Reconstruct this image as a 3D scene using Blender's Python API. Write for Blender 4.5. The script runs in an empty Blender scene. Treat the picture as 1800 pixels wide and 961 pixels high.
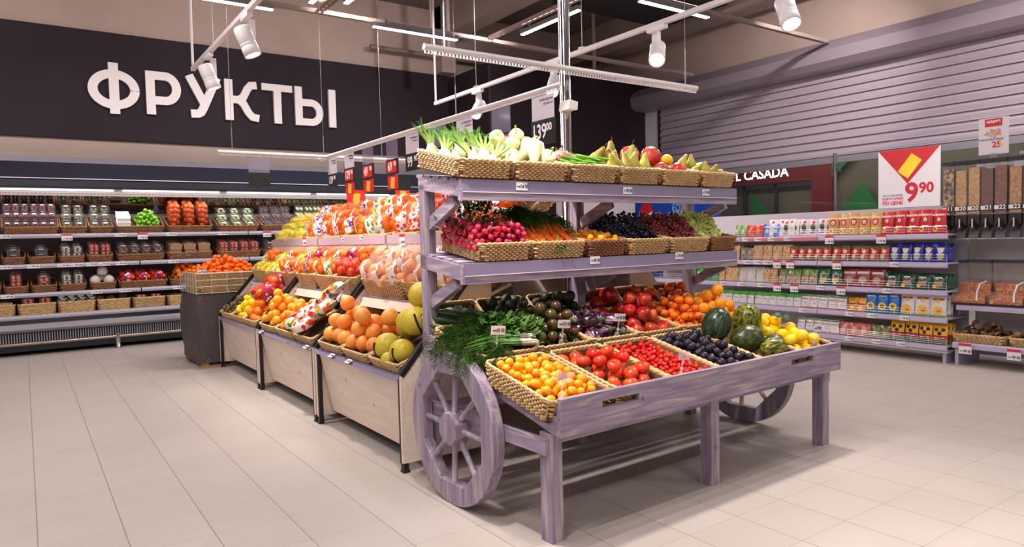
import bpy, math, random
import numpy as np
from mathutils import Matrix, Vector, Euler
PI = math.pi
rnd = random.Random(7)
scn = bpy.context.scene
COL = scn.collection
# ------------------------------------------------------------ camera
FPX = 1228.6
RM = np.array([[0.81900406, -0.04862837, 0.57172338],
               [-0.57325277, -0.02632963, 0.81895544],
               [-0.0247712, -0.99846985, -0.04944042]])   # world = RM @ (right, down, forward)
CAMH = 1.3
cam_d = bpy.data.cameras.new('camera'); cam = bpy.data.objects.new('camera', cam_d); COL.objects.link(cam)
r_, u_, b_ = RM @ [1, 0, 0], RM @ [0, -1, 0], RM @ [0, 0, -1]
cam.matrix_world = Matrix(((r_[0], u_[0], b_[0], 0), (r_[1], u_[1], b_[1], 0), (r_[2], u_[2], b_[2], CAMH), (0, 0, 0, 1)))
cam_d.sensor_width = 36; cam_d.lens = 36 * FPX / 1800; cam_d.clip_start = .05; cam_d.clip_end = 60
scn.camera = cam
def onX(px, py, X):
    d = RM @ np.array([px - 900, py - 480.5, FPX]); t = X / d[0]; return d[1] * t, CAMH + d[2] * t
def onY(px, py, Y):
    d = RM @ np.array([px - 900, py - 480.5, FPX]); t = Y / d[1]; return d[0] * t, CAMH + d[2] * t
# ------------------------------------------------------------ world, exposure
scn.view_settings.view_transform = 'Standard'; scn.view_settings.look = 'None'
scn.view_settings.exposure = 0.0; scn.view_settings.gamma = 1; scn.view_settings.use_curve_mapping = False
w = bpy.data.worlds.new('world'); scn.world = w; w.use_nodes = True
w.node_tree.nodes['Background'].inputs[0].default_value = (1, .94, .96, 1)
w.node_tree.nodes['Background'].inputs[1].default_value = 0.5
LAMP_W = 35      # watts of one 1.2 m ceiling luminaire
SPOT_W = 46      # watts of one track spot
FILL_N = 0
def srgb(c):
    return tuple((x / 255 / 12.92 if x / 255 <= .04045 else ((x / 255 + .055) / 1.055) ** 2.4) for x in c) + (1,)
# ------------------------------------------------------------ materials
MATS = {}
def nt(name):
    m = bpy.data.materials.new(name); m.use_nodes = True
    return m, m.node_tree, m.node_tree.nodes['Principled BSDF']
def M(name, c, rough=.5, metal=0, spec=.5, alpha=1, trans=0, emis=0, bump=0, bscale=80, c2=None, nscale=8, stretch=None, rand=0, coat=0, ramp=(.35, .65)):
    """one procedural material: base colour, optional second colour mixed by (stretched) noise, optional per-object variation"""
    if name in MATS: return MATS[name]
    m, t, b = nt(name); N, L = t.nodes, t.links
    b.inputs['Roughness'].default_value = rough; b.inputs['Metallic'].default_value = metal
    b.inputs['Specular IOR Level'].default_value = spec; b.inputs['Coat Weight'].default_value = coat
    b.inputs['Base Color'].default_value = srgb(c)
    if alpha < 1: b.inputs['Alpha'].default_value = alpha
    if trans: b.inputs['Transmission Weight'].default_value = trans
    if emis: b.inputs['Emission Color'].default_value = srgb(c); b.inputs['Emission Strength'].default_value = emis
    src = None
    if c2 or bump:
        tc = N.new('ShaderNodeTexCoord'); mp = N.new('ShaderNodeMapping'); L.new(tc.outputs['Object'], mp.inputs[0])
        if stretch: mp.inputs['Scale'].default_value = stretch
        oi0 = N.new('ShaderNodeObjectInfo'); mu0 = N.new('ShaderNodeMath'); mu0.operation = 'MULTIPLY'; mu0.inputs[1].default_value = 37
        L.new(oi0.outputs['Random'], mu0.inputs[0])
    if c2:
        nz = N.new('ShaderNodeTexNoise'); nz.noise_dimensions = '4D'; nz.inputs['Scale'].default_value = nscale; nz.inputs['Detail'].default_value = 4
        L.new(mp.outputs[0], nz.inputs['Vector']); L.new(mu0.outputs[0], nz.inputs['W'])
        rp = N.new('ShaderNodeValToRGB'); rp.color_ramp.elements[0].position = ramp[0]; rp.color_ramp.elements[1].position = ramp[1]
        rp.color_ramp.elements[0].color = srgb(c); rp.color_ramp.elements[1].color = srgb(c2)
        L.new(nz.outputs['Fac'], rp.inputs[0]); src = rp.outputs[0]
    if rand:
        oi = N.new('ShaderNodeObjectInfo'); hs = N.new('ShaderNodeHueSaturation')
        mr = N.new('ShaderNodeMapRange'); mr.inputs[3].default_value = 1 - rand; mr.inputs[4].default_value = 1 + rand * .6
        L.new(oi.outputs['Random'], mr.inputs[0]); L.new(mr.outputs[0], hs.inputs['Value'])
        mr2 = N.new('ShaderNodeMapRange'); mr2.inputs[3].default_value = .5 - rand * .05; mr2.inputs[4].default_value = .5 + rand * .05
        m3 = N.new('ShaderNodeMath'); m3.operation = 'FRACT'; m4 = N.new('ShaderNodeMath'); m4.operation = 'MULTIPLY'; m4.inputs[1].default_value = 7.3
        L.new(oi.outputs['Random'], m4.inputs[0]); L.new(m4.outputs[0], m3.inputs[0]); L.new(m3.outputs[0], mr2.inputs[0]); L.new(mr2.outputs[0], hs.inputs['Hue'])
        if src: L.new(src, hs.inputs['Color'])
        else: hs.inputs['Color'].default_value = srgb(c)
        src = hs.outputs[0]
    if src: L.new(src, b.inputs['Base Color'])
    if bump:
        nb = N.new('ShaderNodeTexNoise'); nb.inputs['Scale'].default_value = bscale; nb.inputs['Detail'].default_value = 3
        L.new(mp.outputs[0], nb.inputs['Vector']); bp = N.new('ShaderNodeBump'); bp.inputs['Strength'].default_value = bump; bp.inputs['Distance'].default_value = .004
        L.new(nb.outputs['Fac'], bp.inputs['Height']); L.new(bp.outputs[0], b.inputs['Normal'])
    MATS[name] = m
    return m
def flat(c, rough=.5):
    return M('paint_%d_%d_%d' % tuple(c), c, rough)
def net_mat(name, c, scale=70, wid=.16, rough=.4, tint=0):
    """net or film: strands over clear gaps"""
    if name in MATS: return MATS[name]
    m, t, b = nt(name); N, L = t.nodes, t.links
    b.inputs['Base Color'].default_value = srgb(c); b.inputs['Roughness'].default_value = rough
    tc = N.new('ShaderNodeTexCoord'); sp = N.new('ShaderNodeSeparateXYZ'); L.new(tc.outputs['Object'], sp.inputs[0])
    def strand(a, bb, s):
        ad = N.new('ShaderNodeMath'); ad.operation = 'MULTIPLY_ADD'; L.new(sp.outputs[a], ad.inputs[0]); ad.inputs[1].default_value = s; L.new(sp.outputs[bb], ad.inputs[2])
        mu = N.new('ShaderNodeMath'); mu.operation = 'MULTIPLY'; L.new(ad.outputs[0], mu.inputs[0]); mu.inputs[1].default_value = scale
        fr = N.new('ShaderNodeMath'); fr.operation = 'FRACT'; L.new(mu.outputs[0], fr.inputs[0])
        lt = N.new('ShaderNodeMath'); lt.operation = 'LESS_THAN'; L.new(fr.outputs[0], lt.inputs[0]); lt.inputs[1].default_value = wid
        return lt
    a, b2 = strand(0, 2, 1), strand(0, 2, -1)
    mx = N.new('ShaderNodeMath'); mx.operation = 'MAXIMUM'; L.new(a.outputs[0], mx.inputs[0]); L.new(b2.outputs[0], mx.inputs[1])
    m2 = N.new('ShaderNodeMath'); m2.operation = 'MAXIMUM'; L.new(mx.outputs[0], m2.inputs[0]); m2.inputs[1].default_value = tint
    L.new(m2.outputs[0], b.inputs['Alpha'])
    MATS[name] = m
    return m
def print_mat(name, base, cols, scale=14, thr=.5, rough=.3):
    """printed film: blotches of several inks on a base colour"""
    if name in MATS: return MATS[name]
    m, t, b = nt(name); N, L = t.nodes, t.links
    b.inputs['Roughness'].default_value = rough; b.inputs['Coat Weight'].default_value = .3
    tc = N.new('ShaderNodeTexCoord'); vo = N.new('ShaderNodeTexVoronoi'); vo.inputs['Scale'].default_value = scale
    oi = N.new('ShaderNodeObjectInfo'); ad = N.new('ShaderNodeVectorMath'); ad.operation = 'ADD'
    mu = N.new('ShaderNodeVectorMath'); mu.operation = 'SCALE'; mu.inputs['Scale'].default_value = 5
    cb = N.new('ShaderNodeCombineXYZ'); L.new(oi.outputs['Random'], cb.inputs[0]); L.new(oi.outputs['Random'], cb.inputs[2]); L.new(cb.outputs[0], mu.inputs[0])
    L.new(tc.outputs['Object'], ad.inputs[0]); L.new(mu.outputs[0], ad.inputs[1]); L.new(ad.outputs[0], vo.inputs['Vector'])
    sp = N.new('ShaderNodeSeparateColor'); L.new(vo.outputs['Color'], sp.inputs[0])
    rp = N.new('ShaderNodeValToRGB'); rp.color_ramp.interpolation = 'CONSTANT'
    els = rp.color_ramp.elements
    while len(els) < len(cols): els.new(1)
    for i, c in enumerate(cols): els[i].position = i / len(cols); els[i].color = srgb(c)
    L.new(sp.outputs[0], rp.inputs[0])
    lt = N.new('ShaderNodeMath'); lt.operation = 'LESS_THAN'; L.new(vo.outputs['Distance'], lt.inputs[0]); lt.inputs[1].default_value = thr
    mx = N.new('ShaderNodeMix'); mx.data_type = 'RGBA'; L.new(lt.outputs[0], mx.inputs[0]); mx.inputs[6].default_value = srgb(base); L.new(rp.outputs[0], mx.inputs[7])
    L.new(mx.outputs[2], b.inputs['Base Color'])
    MATS[name] = m
    return m
def wood(name, c1, c2, c3, axis=0, rough=.55):
    """stained board: long grain streaks along one axis, darker knots"""
    if name in MATS: return MATS[name]
    m, t, b = nt(name); N, L = t.nodes, t.links
    b.inputs['Roughness'].default_value = rough
    tc = N.new('ShaderNodeTexCoord'); mp = N.new('ShaderNodeMapping'); L.new(tc.outputs['Object'], mp.inputs[0])
    s = [26, 26, 26]; s[axis] = 2.2; mp.inputs['Scale'].default_value = s
    n1 = N.new('ShaderNodeTexNoise'); n1.inputs['Scale'].default_value = 1.6; n1.inputs['Detail'].default_value = 6; n1.inputs['Distortion'].default_value = .8
    L.new(mp.outputs[0], n1.inputs['Vector'])
    rp = N.new('ShaderNodeValToRGB'); e = rp.color_ramp.elements; e[0].position = .3; e[0].color = srgb(c2); e[1].position = .72; e[1].color = srgb(c3)
    k = e.new(.5); k.color = srgb(c1); L.new(n1.outputs['Fac'], rp.inputs[0])
    vo = N.new('ShaderNodeTexVoronoi'); vo.inputs['Scale'].default_value = 5; L.new(tc.outputs['Object'], vo.inputs['Vector'])
    lt = N.new('ShaderNodeMapRange'); L.new(vo.outputs['Distance'], lt.inputs[0]); lt.inputs[1].default_value = .05; lt.inputs[2].default_value = .09
    lt.inputs[3].default_value = .55; lt.inputs[4].default_value = 1
    mx = N.new('ShaderNodeVectorMath'); mx.operation = 'SCALE'; L.new(rp.outputs[0], mx.inputs[0]); L.new(lt.outputs[0], mx.inputs['Scale'])
    L.new(mx.outputs[0], b.inputs['Base Color'])
    bp = N.new('ShaderNodeBump'); bp.inputs['Strength'].default_value = .25; bp.inputs['Distance'].default_value = .003
    L.new(n1.outputs['Fac'], bp.inputs['Height']); L.new(bp.outputs[0], b.inputs['Normal'])
    MATS[name] = m
    return m
# ------------------------------------------------------------ mesh builder
class MB:
    def __init__(s): s.v = []; s.f = []; s.m = []; s.mi = 0
    def add(s, vs, fs):
        o = len(s.v); s.v += [tuple(p) for p in vs]; s.f += [tuple(i + o for i in f) for f in fs]; s.m += [s.mi] * len(fs)
        return s
    def box(s, x0, x1, y0, y1, z0, z1, T=None):
        vs = [Vector((x, y, z)) for x in (x0, x1) for y in (y0, y1) for z in (z0, z1)]
        if T: vs = [T @ p for p in vs]
        return s.add(vs, [(0, 1, 3, 2), (4, 6, 7, 5), (0, 4, 5, 1), (2, 3, 7, 6), (0, 2, 6, 4), (1, 5, 7, 3)])
    def bar(s, a, b, wd, th, up=(0, 0, 1)):
        """board from a to b, wd wide across, th thick along up"""
        a, b = Vector(a), Vector(b); d = (b - a).normalized(); side = d.cross(Vector(up)).normalized(); u = side.cross(d)
        vs = [p + side * (i * wd / 2) + u * (j * th / 2) for p in (a, b) for i in (-1, 1) for j in (-1, 1)]
        return s.add(vs, [(0, 1, 3, 2), (4, 6, 7, 5), (0, 4, 5, 1), (2, 3, 7, 6), (0, 2, 6, 4), (1, 5, 7, 3)])
    def prism(s, pts, a0, a1, axis='y'):
        """polygon pts in the plane across axis, from a0 to a1"""
        n = len(pts)
        def P(p, a): return (p[0], a, p[1]) if axis == 'y' else ((a, p[0], p[1]) if axis == 'x' else (p[0], p[1], a))
        vs = [P(p, a0) for p in pts] + [P(p, a1) for p in pts]
        fs = [tuple(range(n)), tuple(range(2 * n - 1, n - 1, -1))] + [(i, i + n, (i + 1) % n + n, (i + 1) % n) for i in range(n)]
        return s.add(vs, fs)
    def tube(s, pts, r, n=6, closed=False, cap=True):
        pts = [Vector(p) for p in pts]; k = len(pts); rs = r if isinstance(r, (list, tuple)) else [r] * k
        vs = []; ref = None
        for i, p in enumerate(pts):
            if closed: d = pts[(i + 1) % k] - pts[i - 1]
            else: d = pts[min(i + 1, k - 1)] - pts[max(i - 1, 0)]
            d.normalize()
            if ref is None: ref = Vector((0, 0, 1)) if abs(d.z) < .9 else Vector((1, 0, 0))
            a = d.cross(ref)
            if a.length < 1e-4: a = d.cross(Vector((.3, .9, .2)))
            a.normalize(); b = d.cross(a); ref = -b if False else (b * -1)
            ref = a.cross(d)
            for j in range(n):
                t = 2 * PI * j / n; vs.append(p + (a * math.cos(t) + b * math.sin(t)) * rs[i])
        fs = []
        for i in range(k if closed else k - 1):
            i2 = (i + 1) % k
            for j in range(n): fs.append((i * n + j, i2 * n + j, i2 * n + (j + 1) % n, i * n + (j + 1) % n))
        if cap and not closed: fs.append(tuple(range(n - 1, -1, -1))); fs.append(tuple(range((k - 1) * n, k * n)))
        return s.add(vs, fs)
    def lathe(s, prof, n=16, T=None, fn=None):
        """profile of (r, z) about z; fn(theta, r, z) may bend it"""
        vs = []; k = len(prof)
        for (r, z) in prof:
            for j in range(n):
                t = 2 * PI * j / n; p = Vector((r * math.cos(t), r * math.sin(t), z))
                if fn: p = Vector(fn(t, r, z))
                vs.append(T @ p if T else p)
        fs = [(i * n + j, i * n + (j + 1) % n, (i + 1) * n + (j + 1) % n, (i + 1) * n + j) for i in range(k - 1) for j in range(n)]
        fs.append(tuple(range(n - 1, -1, -1))); fs.append(tuple(range((k - 1) * n, k * n)))
        return s.add(vs, fs)
    def ball(s, c, r, n=10, k=6, sc=(1, 1, 1)):
        prof = [(max(1e-4, math.sin(PI * i / k)) * r, -math.cos(PI * i / k) * r) for i in range(k + 1)]
        T = Matrix.Translation(c) @ Matrix.Diagonal((sc[0], sc[1], sc[2], 1))
        return s.lathe(prof, n, T)
    def build(s, name, mats, parent=None, smooth=False, mw=None):
        me = bpy.data.meshes.new(name); me.from_pydata(s.v, [], s.f)
        if not isinstance(mats, (list, tuple)): mats = [mats]
        for m in mats: me.materials.append(m)
        if len(mats) > 1: me.polygons.foreach_set('material_index', s.m)
        if smooth: me.polygons.foreach_set('use_smooth', [True] * len(s.f))
        me.update()
        return link(name, me, parent, mw)
def link(name, me, parent=None, mw=None):
    o = bpy.data.objects.new(name, me); COL.objects.link(o)
    if parent: o.parent = parent
    if mw is not None: o.matrix_world = mw
    return o
def tag(o, label=None, cat=None, group=None, kind=None):
    if label: o['label'] = label
    if cat: o['category'] = cat
    if group: o['group'] = group
    if kind: o['kind'] = kind
    return o
def thing(name, label, cat, mw=None, group=None):
    o = bpy.data.objects.new(name, None); COL.objects.link(o); o.empty_display_size = .05
    if mw is not None: o.matrix_world = mw
    return tag(o, label, cat, group)
def struct(o): o['kind'] = 'structure'; return o
KIDS = {}
def kids(o):
    return [c for c in PROTO_KIDS.get(o.name, [])]
PROTO_KIDS = {}
USED = set()
def reg(o, children=()):
    """register a prototype: o with child parts (sub-parts given as (part, [subs]))"""
    PROTO_KIDS[o.name] = list(children); return o
def inst(proto, mw, label, cat, group=None, kidlabels=None):
    """first use moves the prototype itself, later uses copy it and its parts"""
    if proto.name not in USED:
        USED.add(proto.name); r = proto
    else:
        r = proto.copy(); COL.objects.link(r)
        for c in PROTO_KIDS.get(proto.name, []):
            subs = []
            if isinstance(c, tuple): c, subs = c
            d = c.copy(); COL.objects.link(d); d.parent = r
            for s in subs:
                e = s.copy(); COL.objects.link(e); e.parent = d
    r.matrix_world = mw
    for k in ('group',):
        if k in r: del r[k]
    return tag(r, label, cat, group)
def TR(x, y, z): return Matrix.Translation((x, y, z))
def RX(d): return Matrix.Rotation(math.radians(d), 4, 'X')
def RY(d): return Matrix.Rotation(math.radians(d), 4, 'Y')
def RZ(d): return Matrix.Rotation(math.radians(d), 4, 'Z')
def SC(s, t=None, u=None): return Matrix.Diagonal((s, t or s, u or s, 1))
_tx = {}
def text_mesh(body, size=.1, extrude=.001, bold=0, align='CENTER'):
    key = (body, size, extrude, bold, align)
    if key in _tx: return _tx[key]
    c = bpy.data.curves.new('writing', 'FONT'); c.body = body; c.size = size; c.extrude = extrude; c.offset = bold; c.align_x = align; c.align_y = 'CENTER'; c.resolution_u = 3
    o = bpy.data.objects.new('writing', c); COL.objects.link(o)
    bpy.context.view_layer.update()
    me = bpy.data.meshes.new_from_object(o.evaluated_get(bpy.context.evaluated_depsgraph_get()))
    bpy.data.objects.remove(o); bpy.data.curves.remove(c)
    _tx[key] = me
    return me
def add_text(mb, body, size, T, bold=0, extrude=.0006, align='CENTER'):
    me = text_mesh(body, size, extrude, bold, align)
    mb.add([T @ v.co for v in me.vertices], [tuple(p.vertices) for p in me.polygons])
FACE_Y = RX(90)                       # text lying in xz, read from -y
FACE_X = RZ(-90) @ RX(90)             # read from -x
# ------------------------------------------------------------ lamps: luminaires and track spots are built here, each with its own light
white_met = M('white_lacquer', (226, 220, 222), .4)
grey_met = M('grey_metal', (150, 145, 150), .35, .6)
rail_white = M('rail_white', (215, 208, 210), .35)
lit = M('lamp_diffuser', (255, 250, 252), .5, emis=9)
spot_lens = M('spot_lens', (255, 252, 250), .5, emis=14)
steel = M('steel_wire', (170, 165, 165), .35, .8)
def area(name, mw, sx, sy, e, col=(1, .95, .94), spread=180, parent=None):
    l = bpy.data.lights.new(name, 'AREA'); l.shape = 'RECTANGLE'; l.size = sx; l.size_y = sy; l.energy = e; l.color = col; l.spread = math.radians(spread)
    o = bpy.data.objects.new(name, l); COL.objects.link(o)
    if parent: o.parent = parent
    o.matrix_world = mw
    return o
def luminaire(p, q, label, e=None):
    p, q = Vector(p), Vector(q); c = (p + q) / 2; ln = (q - p).length; a = math.atan2(q.y - p.y, q.x - p.x)
    MWt = TR(*c) @ Matrix.Rotation(a, 4, 'Z')
    t = thing('linear_luminaire', label, 'ceiling light', MWt, 'linear ceiling luminaires')
    MB().prism([(-.03, .0), (-.034, .05), (.034, .05), (.03, 0)], -ln / 2, ln / 2, 'x').build('lamp_housing', grey_met, t)
    MB().box(-ln / 2 + .01, ln / 2 - .01, -.026, .026, -.012, 0).build('diffuser', lit, t)
    h = MB()
    for x in (-ln * .35, ln * .35): h.box(x - .01, x + .01, -.012, .012, .05, .11)
    h.build('bracket', grey_met, t)
    area('lamp_light', MWt @ TR(0, 0, -.03), ln, .06, e or LAMP_W, parent=t)
    area('fill_uplight', MWt @ TR(0, 0, .12) @ RX(180), ln, .06, (e or LAMP_W) * .2, parent=t)  # added upward fill, lightens the ceiling and upper walls
    return t
LUM = [((3.72, 8.24), (4.95, 8.24), 'linear luminaire over the corner of the sign wall'), ((1.27, 8.24), (2.5, 8.24), 'linear luminaire at the top left above the sign'),
       ((5.56, 7.6), (5.56, 6.42), 'linear luminaire slanting up behind the chrome pole'), ((5.95, 5.83), (7.16, 5.83), 'linear luminaire crossed by the right hand track'),
       ((2.78, 7.8), (2.78, 6.6), 'short lit end of luminaire left of the top centre'), ((3.12, 7.62), (3.12, 6.45), 'short lit end of luminaire nearest the top centre'),
       ((7.35, 5.0), (7.35, 3.9), 'linear luminaire beside the spotlight at the top right')]
for p, q, lb in LUM: luminaire(p + (4.0,), q + (4.0,), lb)
for i, (x, y) in enumerate([(-1.6, 8.24), (-.6, 5.2), (1.0, 2.4), (4.2, 2.0), (-.6, 1.5), (6.8, 1.4), (1.4, -1.0), (4.6, -1.0), (-2.5, -.8), (-3.2, 4.5)]):
    luminaire((x, y, 4.0), (x + 1.2, y, 4.0), 'linear luminaire of the sales floor outside the picture, row %s' % 'abcdefghij'[i], 62 if i in (1, 4, 8) else None)
def trunk(p, q, label):
    mb = MB(); p, q = Vector(p), Vector(q); d = q - p; n = int(d.length / .12); u = d.normalized(); s = Vector((-u.y, u.x, 0)) * .03
    mb.bar(p + s, q + s, .006, .05); mb.bar(p - s, q - s, .006, .05)
    for i in range(n + 1): mb.bar(p + u * (i * .12) - s, p + u * (i * .12) + s, .03, .006)
    o = mb.build('lighting_trunking', M('trunk_beige', (176, 158, 150), .5)); tag(o, label, 'trunking', 'perforated lighting trunking under the ceiling')
trunk((.9, 8.35, 4.1), (9.8, 8.35, 4.1), 'long perforated trunking running along the sign wall')
trunk((5.52, 8.3, 4.12), (5.52, 3.6, 4.12), 'perforated trunking behind the chrome pole')
trunk((3.1, 8.3, 4.12), (3.1, 4.5, 4.12), 'perforated trunking at the top centre left of the pole')
trunk((7.5, 5.95, 4.12), (7.5, 2.0, 4.12), 'perforated trunking beside the shutter housing')
trunk((6.0, 5.9, 4.1), (9.9, 5.9, 4.1), 'perforated trunking ending above the roller shutter')
def spot(X, Y, z, aim, label, e=None):
    """track spot hanging from the track at height z, aimed at a point"""
    t = thing('track_spotlight', label, 'spotlight', TR(X, Y, z), 'white cylindrical track spotlights')
    c = Vector((0, 0, -.20)); d = (Vector(aim) - (Vector((X, Y, z)) + c)).normalized(); q = d.to_track_quat('Z', 'Y').to_matrix().to_4x4()
    side = q @ Vector((1, 0, 0))
    MB().box(-.02, .02, -.09, .09, -.03, 0).build('track_adapter', white_met, t)
    T = TR(*c) @ q
    MB().lathe([(.001, -.115), (.052, -.115), (.06, -.1), (.06, .0), (.057, .004), (.057, .012), (.06, .016), (.06, .02), (.057, .024), (.057, .032), (.06, .036), (.062, .1), (.055, .1), (.05, .085), (.001, .085)], 24, T).build('spotlight_body', white_met, t, True)
    MB().lathe([(.001, .086), (.052, .088), (.052, .09), (.001, .092)], 20, T).build('lens', spot_lens, t)
    mb = MB(); mb.bar(Vector((.045, .05, -.02)), Vector((.045, .05, -.25)), .05, .045, (1, 0, 0)); mb.build('driver_box', white_met, t)
    l = bpy.data.lights.new('spot_light', 'SPOT'); l.energy = (e or SPOT_W) * 4; l.spot_size = math.radians(75); l.spot_blend = .8; l.shadow_soft_size = .05; l.color = (1, .92, .88)
    o = bpy.data.objects.new('spot_light', l); COL.objects.link(o); o.parent = t
    o.location = c + d * .1; o.rotation_euler = (-d).to_track_quat('Z', 'Y').to_euler()
SPOTS = [(4.0, 6.28, 2.87, (2.4, 5.2, 1.0), 'spotlight hanging over the recess corner, small, left of the pole'), (4.0, 5.0, 2.87, (2.6, 3.9, 1.0), 'spotlight half hidden behind the chrome pole'),
         (4.0, 3.74, 2.87, (3.0, 2.9, 1.5), 'bright spotlight hanging right of the chrome pole'), (4.0, 2.64, 2.87, (3.4, 1.6, .6), 'spotlight cut by the top edge, right'),
         (1.41, 5.3, 2.97, (2.1, 5.0, .8), 'upper of the two spotlights on the left track'), (1.41, 6.56, 2.97, (2.1, 6.4, .8), 'lower of the two spotlights, in front of the letter У')]
for a in SPOTS: spot(*a)
spot(1.41, 3.9, 2.97, (2.15, 3.1, 1.7), 'spotlight of the left track just above the picture', 80)
spot(1.41, 2.6, 2.97, (2.4, 2.6, .6), 'spotlight of the left track far above the picture')
for k, (x, y, z, aim, e) in enumerate([(-1.2, 7.4, 4.75, (-1.2, 11.36, 3.7), 44), (1.2, 7.4, 4.75, (1.2, 11.36, 3.7), 44), (3.4, 7.4, 4.75, (3.4, 11.36, 3.7), 44), (5.4, 7.4, 4.75, (5.6, 11.36, 3.7), 40), (7.6, 1.5, 4.6, (10.3, 4.0, 3.0), 150), (7.6, 4.6, 4.75, (10.3, 6.4, 3.6), 90)]):  # unseen spots added to brighten the sign wall, shutter and upper right wall
    spot(x, y, z, aim, 'added unseen spotlight brightening the walls, %s of six' % ['first', 'second', 'third', 'fourth', 'fifth', 'sixth'][k], e)
def track(X, y0, y1, z, label):
    t = thing('lighting_track', label, 'track', TR(X, 0, 0), 'ceiling hung lighting tracks')
    mb = MB(); mb.box(-.018, .018, y0, y1, z, z + .035).build('track_profile', rail_white, t)
    MB().tube([(0, y1 - .02, z + .03), (0, y1 - .02, 5.3)], .012, 8).build('hanger_rod', rail_white, t)
    mb = MB()
    for y in (y1 - .9, y1 - 2.6, y1 - 4.3): mb.tube([(0, y, z + .03), (0, y, 5.3)], .003, 5); mb.box(-.02, .02, y - .03, y + .03, z + .035, z + .05)
    mb.build('hanger_wire', steel, t)
track(4.0, -2, 7.2, 2.87, 'long white lighting track passing behind the chrome pole')
track(1.41, -2, 7.25, 2.97, 'white lighting track in front of the sign at left')
# ------------------------------------------------------------ room shell
m, t, b = nt('floor_tiles'); N, L = t.nodes, t.links
tc = N.new('ShaderNodeTexCoord'); sp = N.new('ShaderNodeSeparateXYZ'); L.new(tc.outputs['Object'], sp.inputs[0])
def mth(op, a, b2=None, c=None):
    n = N.new('ShaderNodeMath'); n.operation = op
    for i, x in enumerate((a, b2, c)):
        if x is None: continue
        if isinstance(x, (int, float)): n.inputs[i].default_value = x
        else: L.new(x, n.inputs[i])
    return n.outputs[0]
TW = .33
ux = mth('MULTIPLY_ADD', sp.outputs[0], 1 / TW, .03 + 100); uy = mth('MULTIPLY_ADD', sp.outputs[1], 1 / TW, -.09 + 100)
fx, fy = mth('FRACT', ux), mth('FRACT', uy)
gx = mth('LESS_THAN', fx, .013); gy = mth('LESS_THAN', fy, .010)
g = mth('MAXIMUM', mth('MULTIPLY', gx, .8), mth('MULTIPLY', gy, .5))
idv = N.new('ShaderNodeCombineXYZ'); L.new(mth('FLOOR', ux), idv.inputs[0]); L.new(mth('FLOOR', uy), idv.inputs[1])
wn = N.new('ShaderNodeTexWhiteNoise'); wn.noise_dimensions = '2D'; L.new(idv.outputs[0], wn.inputs['Vector'])
nz = N.new('ShaderNodeTexNoise'); nz.inputs['Scale'].default_value = 1.3; L.new(tc.outputs['Object'], nz.inputs['Vector'])
n2 = N.new('ShaderNodeTexNoise'); n2.inputs['Scale'].default_value = 60; L.new(tc.outputs['Object'], n2.inputs['Vector'])
v = mth('ADD', mth('MULTIPLY', wn.outputs['Value'], .05), mth('MULTIPLY_ADD', nz.outputs['Fac'], .10, .93)); v = mth('MULTIPLY_ADD', n2.outputs['Fac'], .03, v)
vm = N.new('ShaderNodeVectorMath'); vm.operation = 'SCALE'; vm.inputs[0].default_value = srgb((180, 168, 160))[:3]; L.new(v, vm.inputs['Scale'])
mx = N.new('ShaderNodeMix'); mx.data_type = 'RGBA'; L.new(g, mx.inputs[0]); L.new(vm.outputs[0], mx.inputs[6]); mx.inputs[7].default_value = srgb((118, 104, 97))
L.new(mx.outputs[2], b.inputs['Base Color']); b.inputs['Roughness'].default_value = .42; b.inputs['Specular IOR Level'].default_value = .35
bp = N.new('ShaderNodeBump'); bp.inputs['Strength'].default_value = .3; bp.inputs['Distance'].default_value = .001; bp.invert = True; L.new(g, bp.inputs['Height']); L.new(bp.outputs[0], b.inputs['Normal'])
floor_m = m
struct(MB().box(-14, 16, -12, 14, -.1, 0).build('floor', floor_m))
beige = M('wall_beige', (190, 168, 158), .8, c2=(184, 161, 152), nscale=2)
plum = M('wall_plum_panel', (52, 41, 49), .75, spec=.25, c2=(48, 37, 45), nscale=1.5)
white_wall = M('wall_white', (190, 182, 185), .7)
grey_wall = M('wall_pale_grey', (165, 158, 166), .6)
struct(MB().box(-14, 10.6, 11.42, 11.6, 0, 5.6).build('wall_back', beige))
struct(MB().box(-14, 6.6, 11.36, 11.42, 2.83, 4.33).build('trim_1', plum))       # sign panel
struct(MB().box(-14, 6.6, 11.38, 11.42, 2.2, 2.57).build('trim_2', grey_wall))
struct(MB().box(6.59, 10.45, 9.98, 11.42, 0, 4.28).build('wall_recess', plum))
struct(MB().box(6.575, 6.605, 9.965, 9.995, 0, 4.285).build('trim_3', M('plum_edge', (58, 48, 58), .5)))
struct(MB().box(10.45, 10.6, -6, 11.6, 3.9, 5.6).build('wall_right', beige))
struct(MB().box(-8, 10.6, -6, 11.6, 5.5, 5.7).build('ceiling', M('ceiling_beige', (120, 105, 100), .9)))
struct(MB().box(10.3, 10.45, 9.62, 9.98, 0, 3.8).build('trim_4', M('column_white', (205, 198, 204), .6)))
struct(MB().box(6.33, 6.62, 11.1, 11.42, 4.33, 5.5).build('trim_5', beige))     # pilaster above the panel
for i, (x0, x1, z) in enumerate([(6.33, 6.7, 4.95), (9.6, 10.05, 4.9), (2.0, 2.4, 5.1)]):
    struct(MB().box(x0, x1, -6, 11.42 if i != 1 else 11.42, z, 5.5).build('trim_%d' % (6 + i), M('beam_beige', (158, 142, 134), .8)))
duct = M('duct_dark', (38, 32, 32), .7)
o = MB().box(6.9, 9.3, 7.2, 8.6, 4.9, 5.35); o.box(7.4, 8.8, 5.4, 7.2, 5.0, 5.3)
tag(o.build('air_duct', duct), 'black air duct under the ceiling right of the chrome pole', 'duct')
pw = M('pipe_beige', (140, 122, 114), .6)
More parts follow.
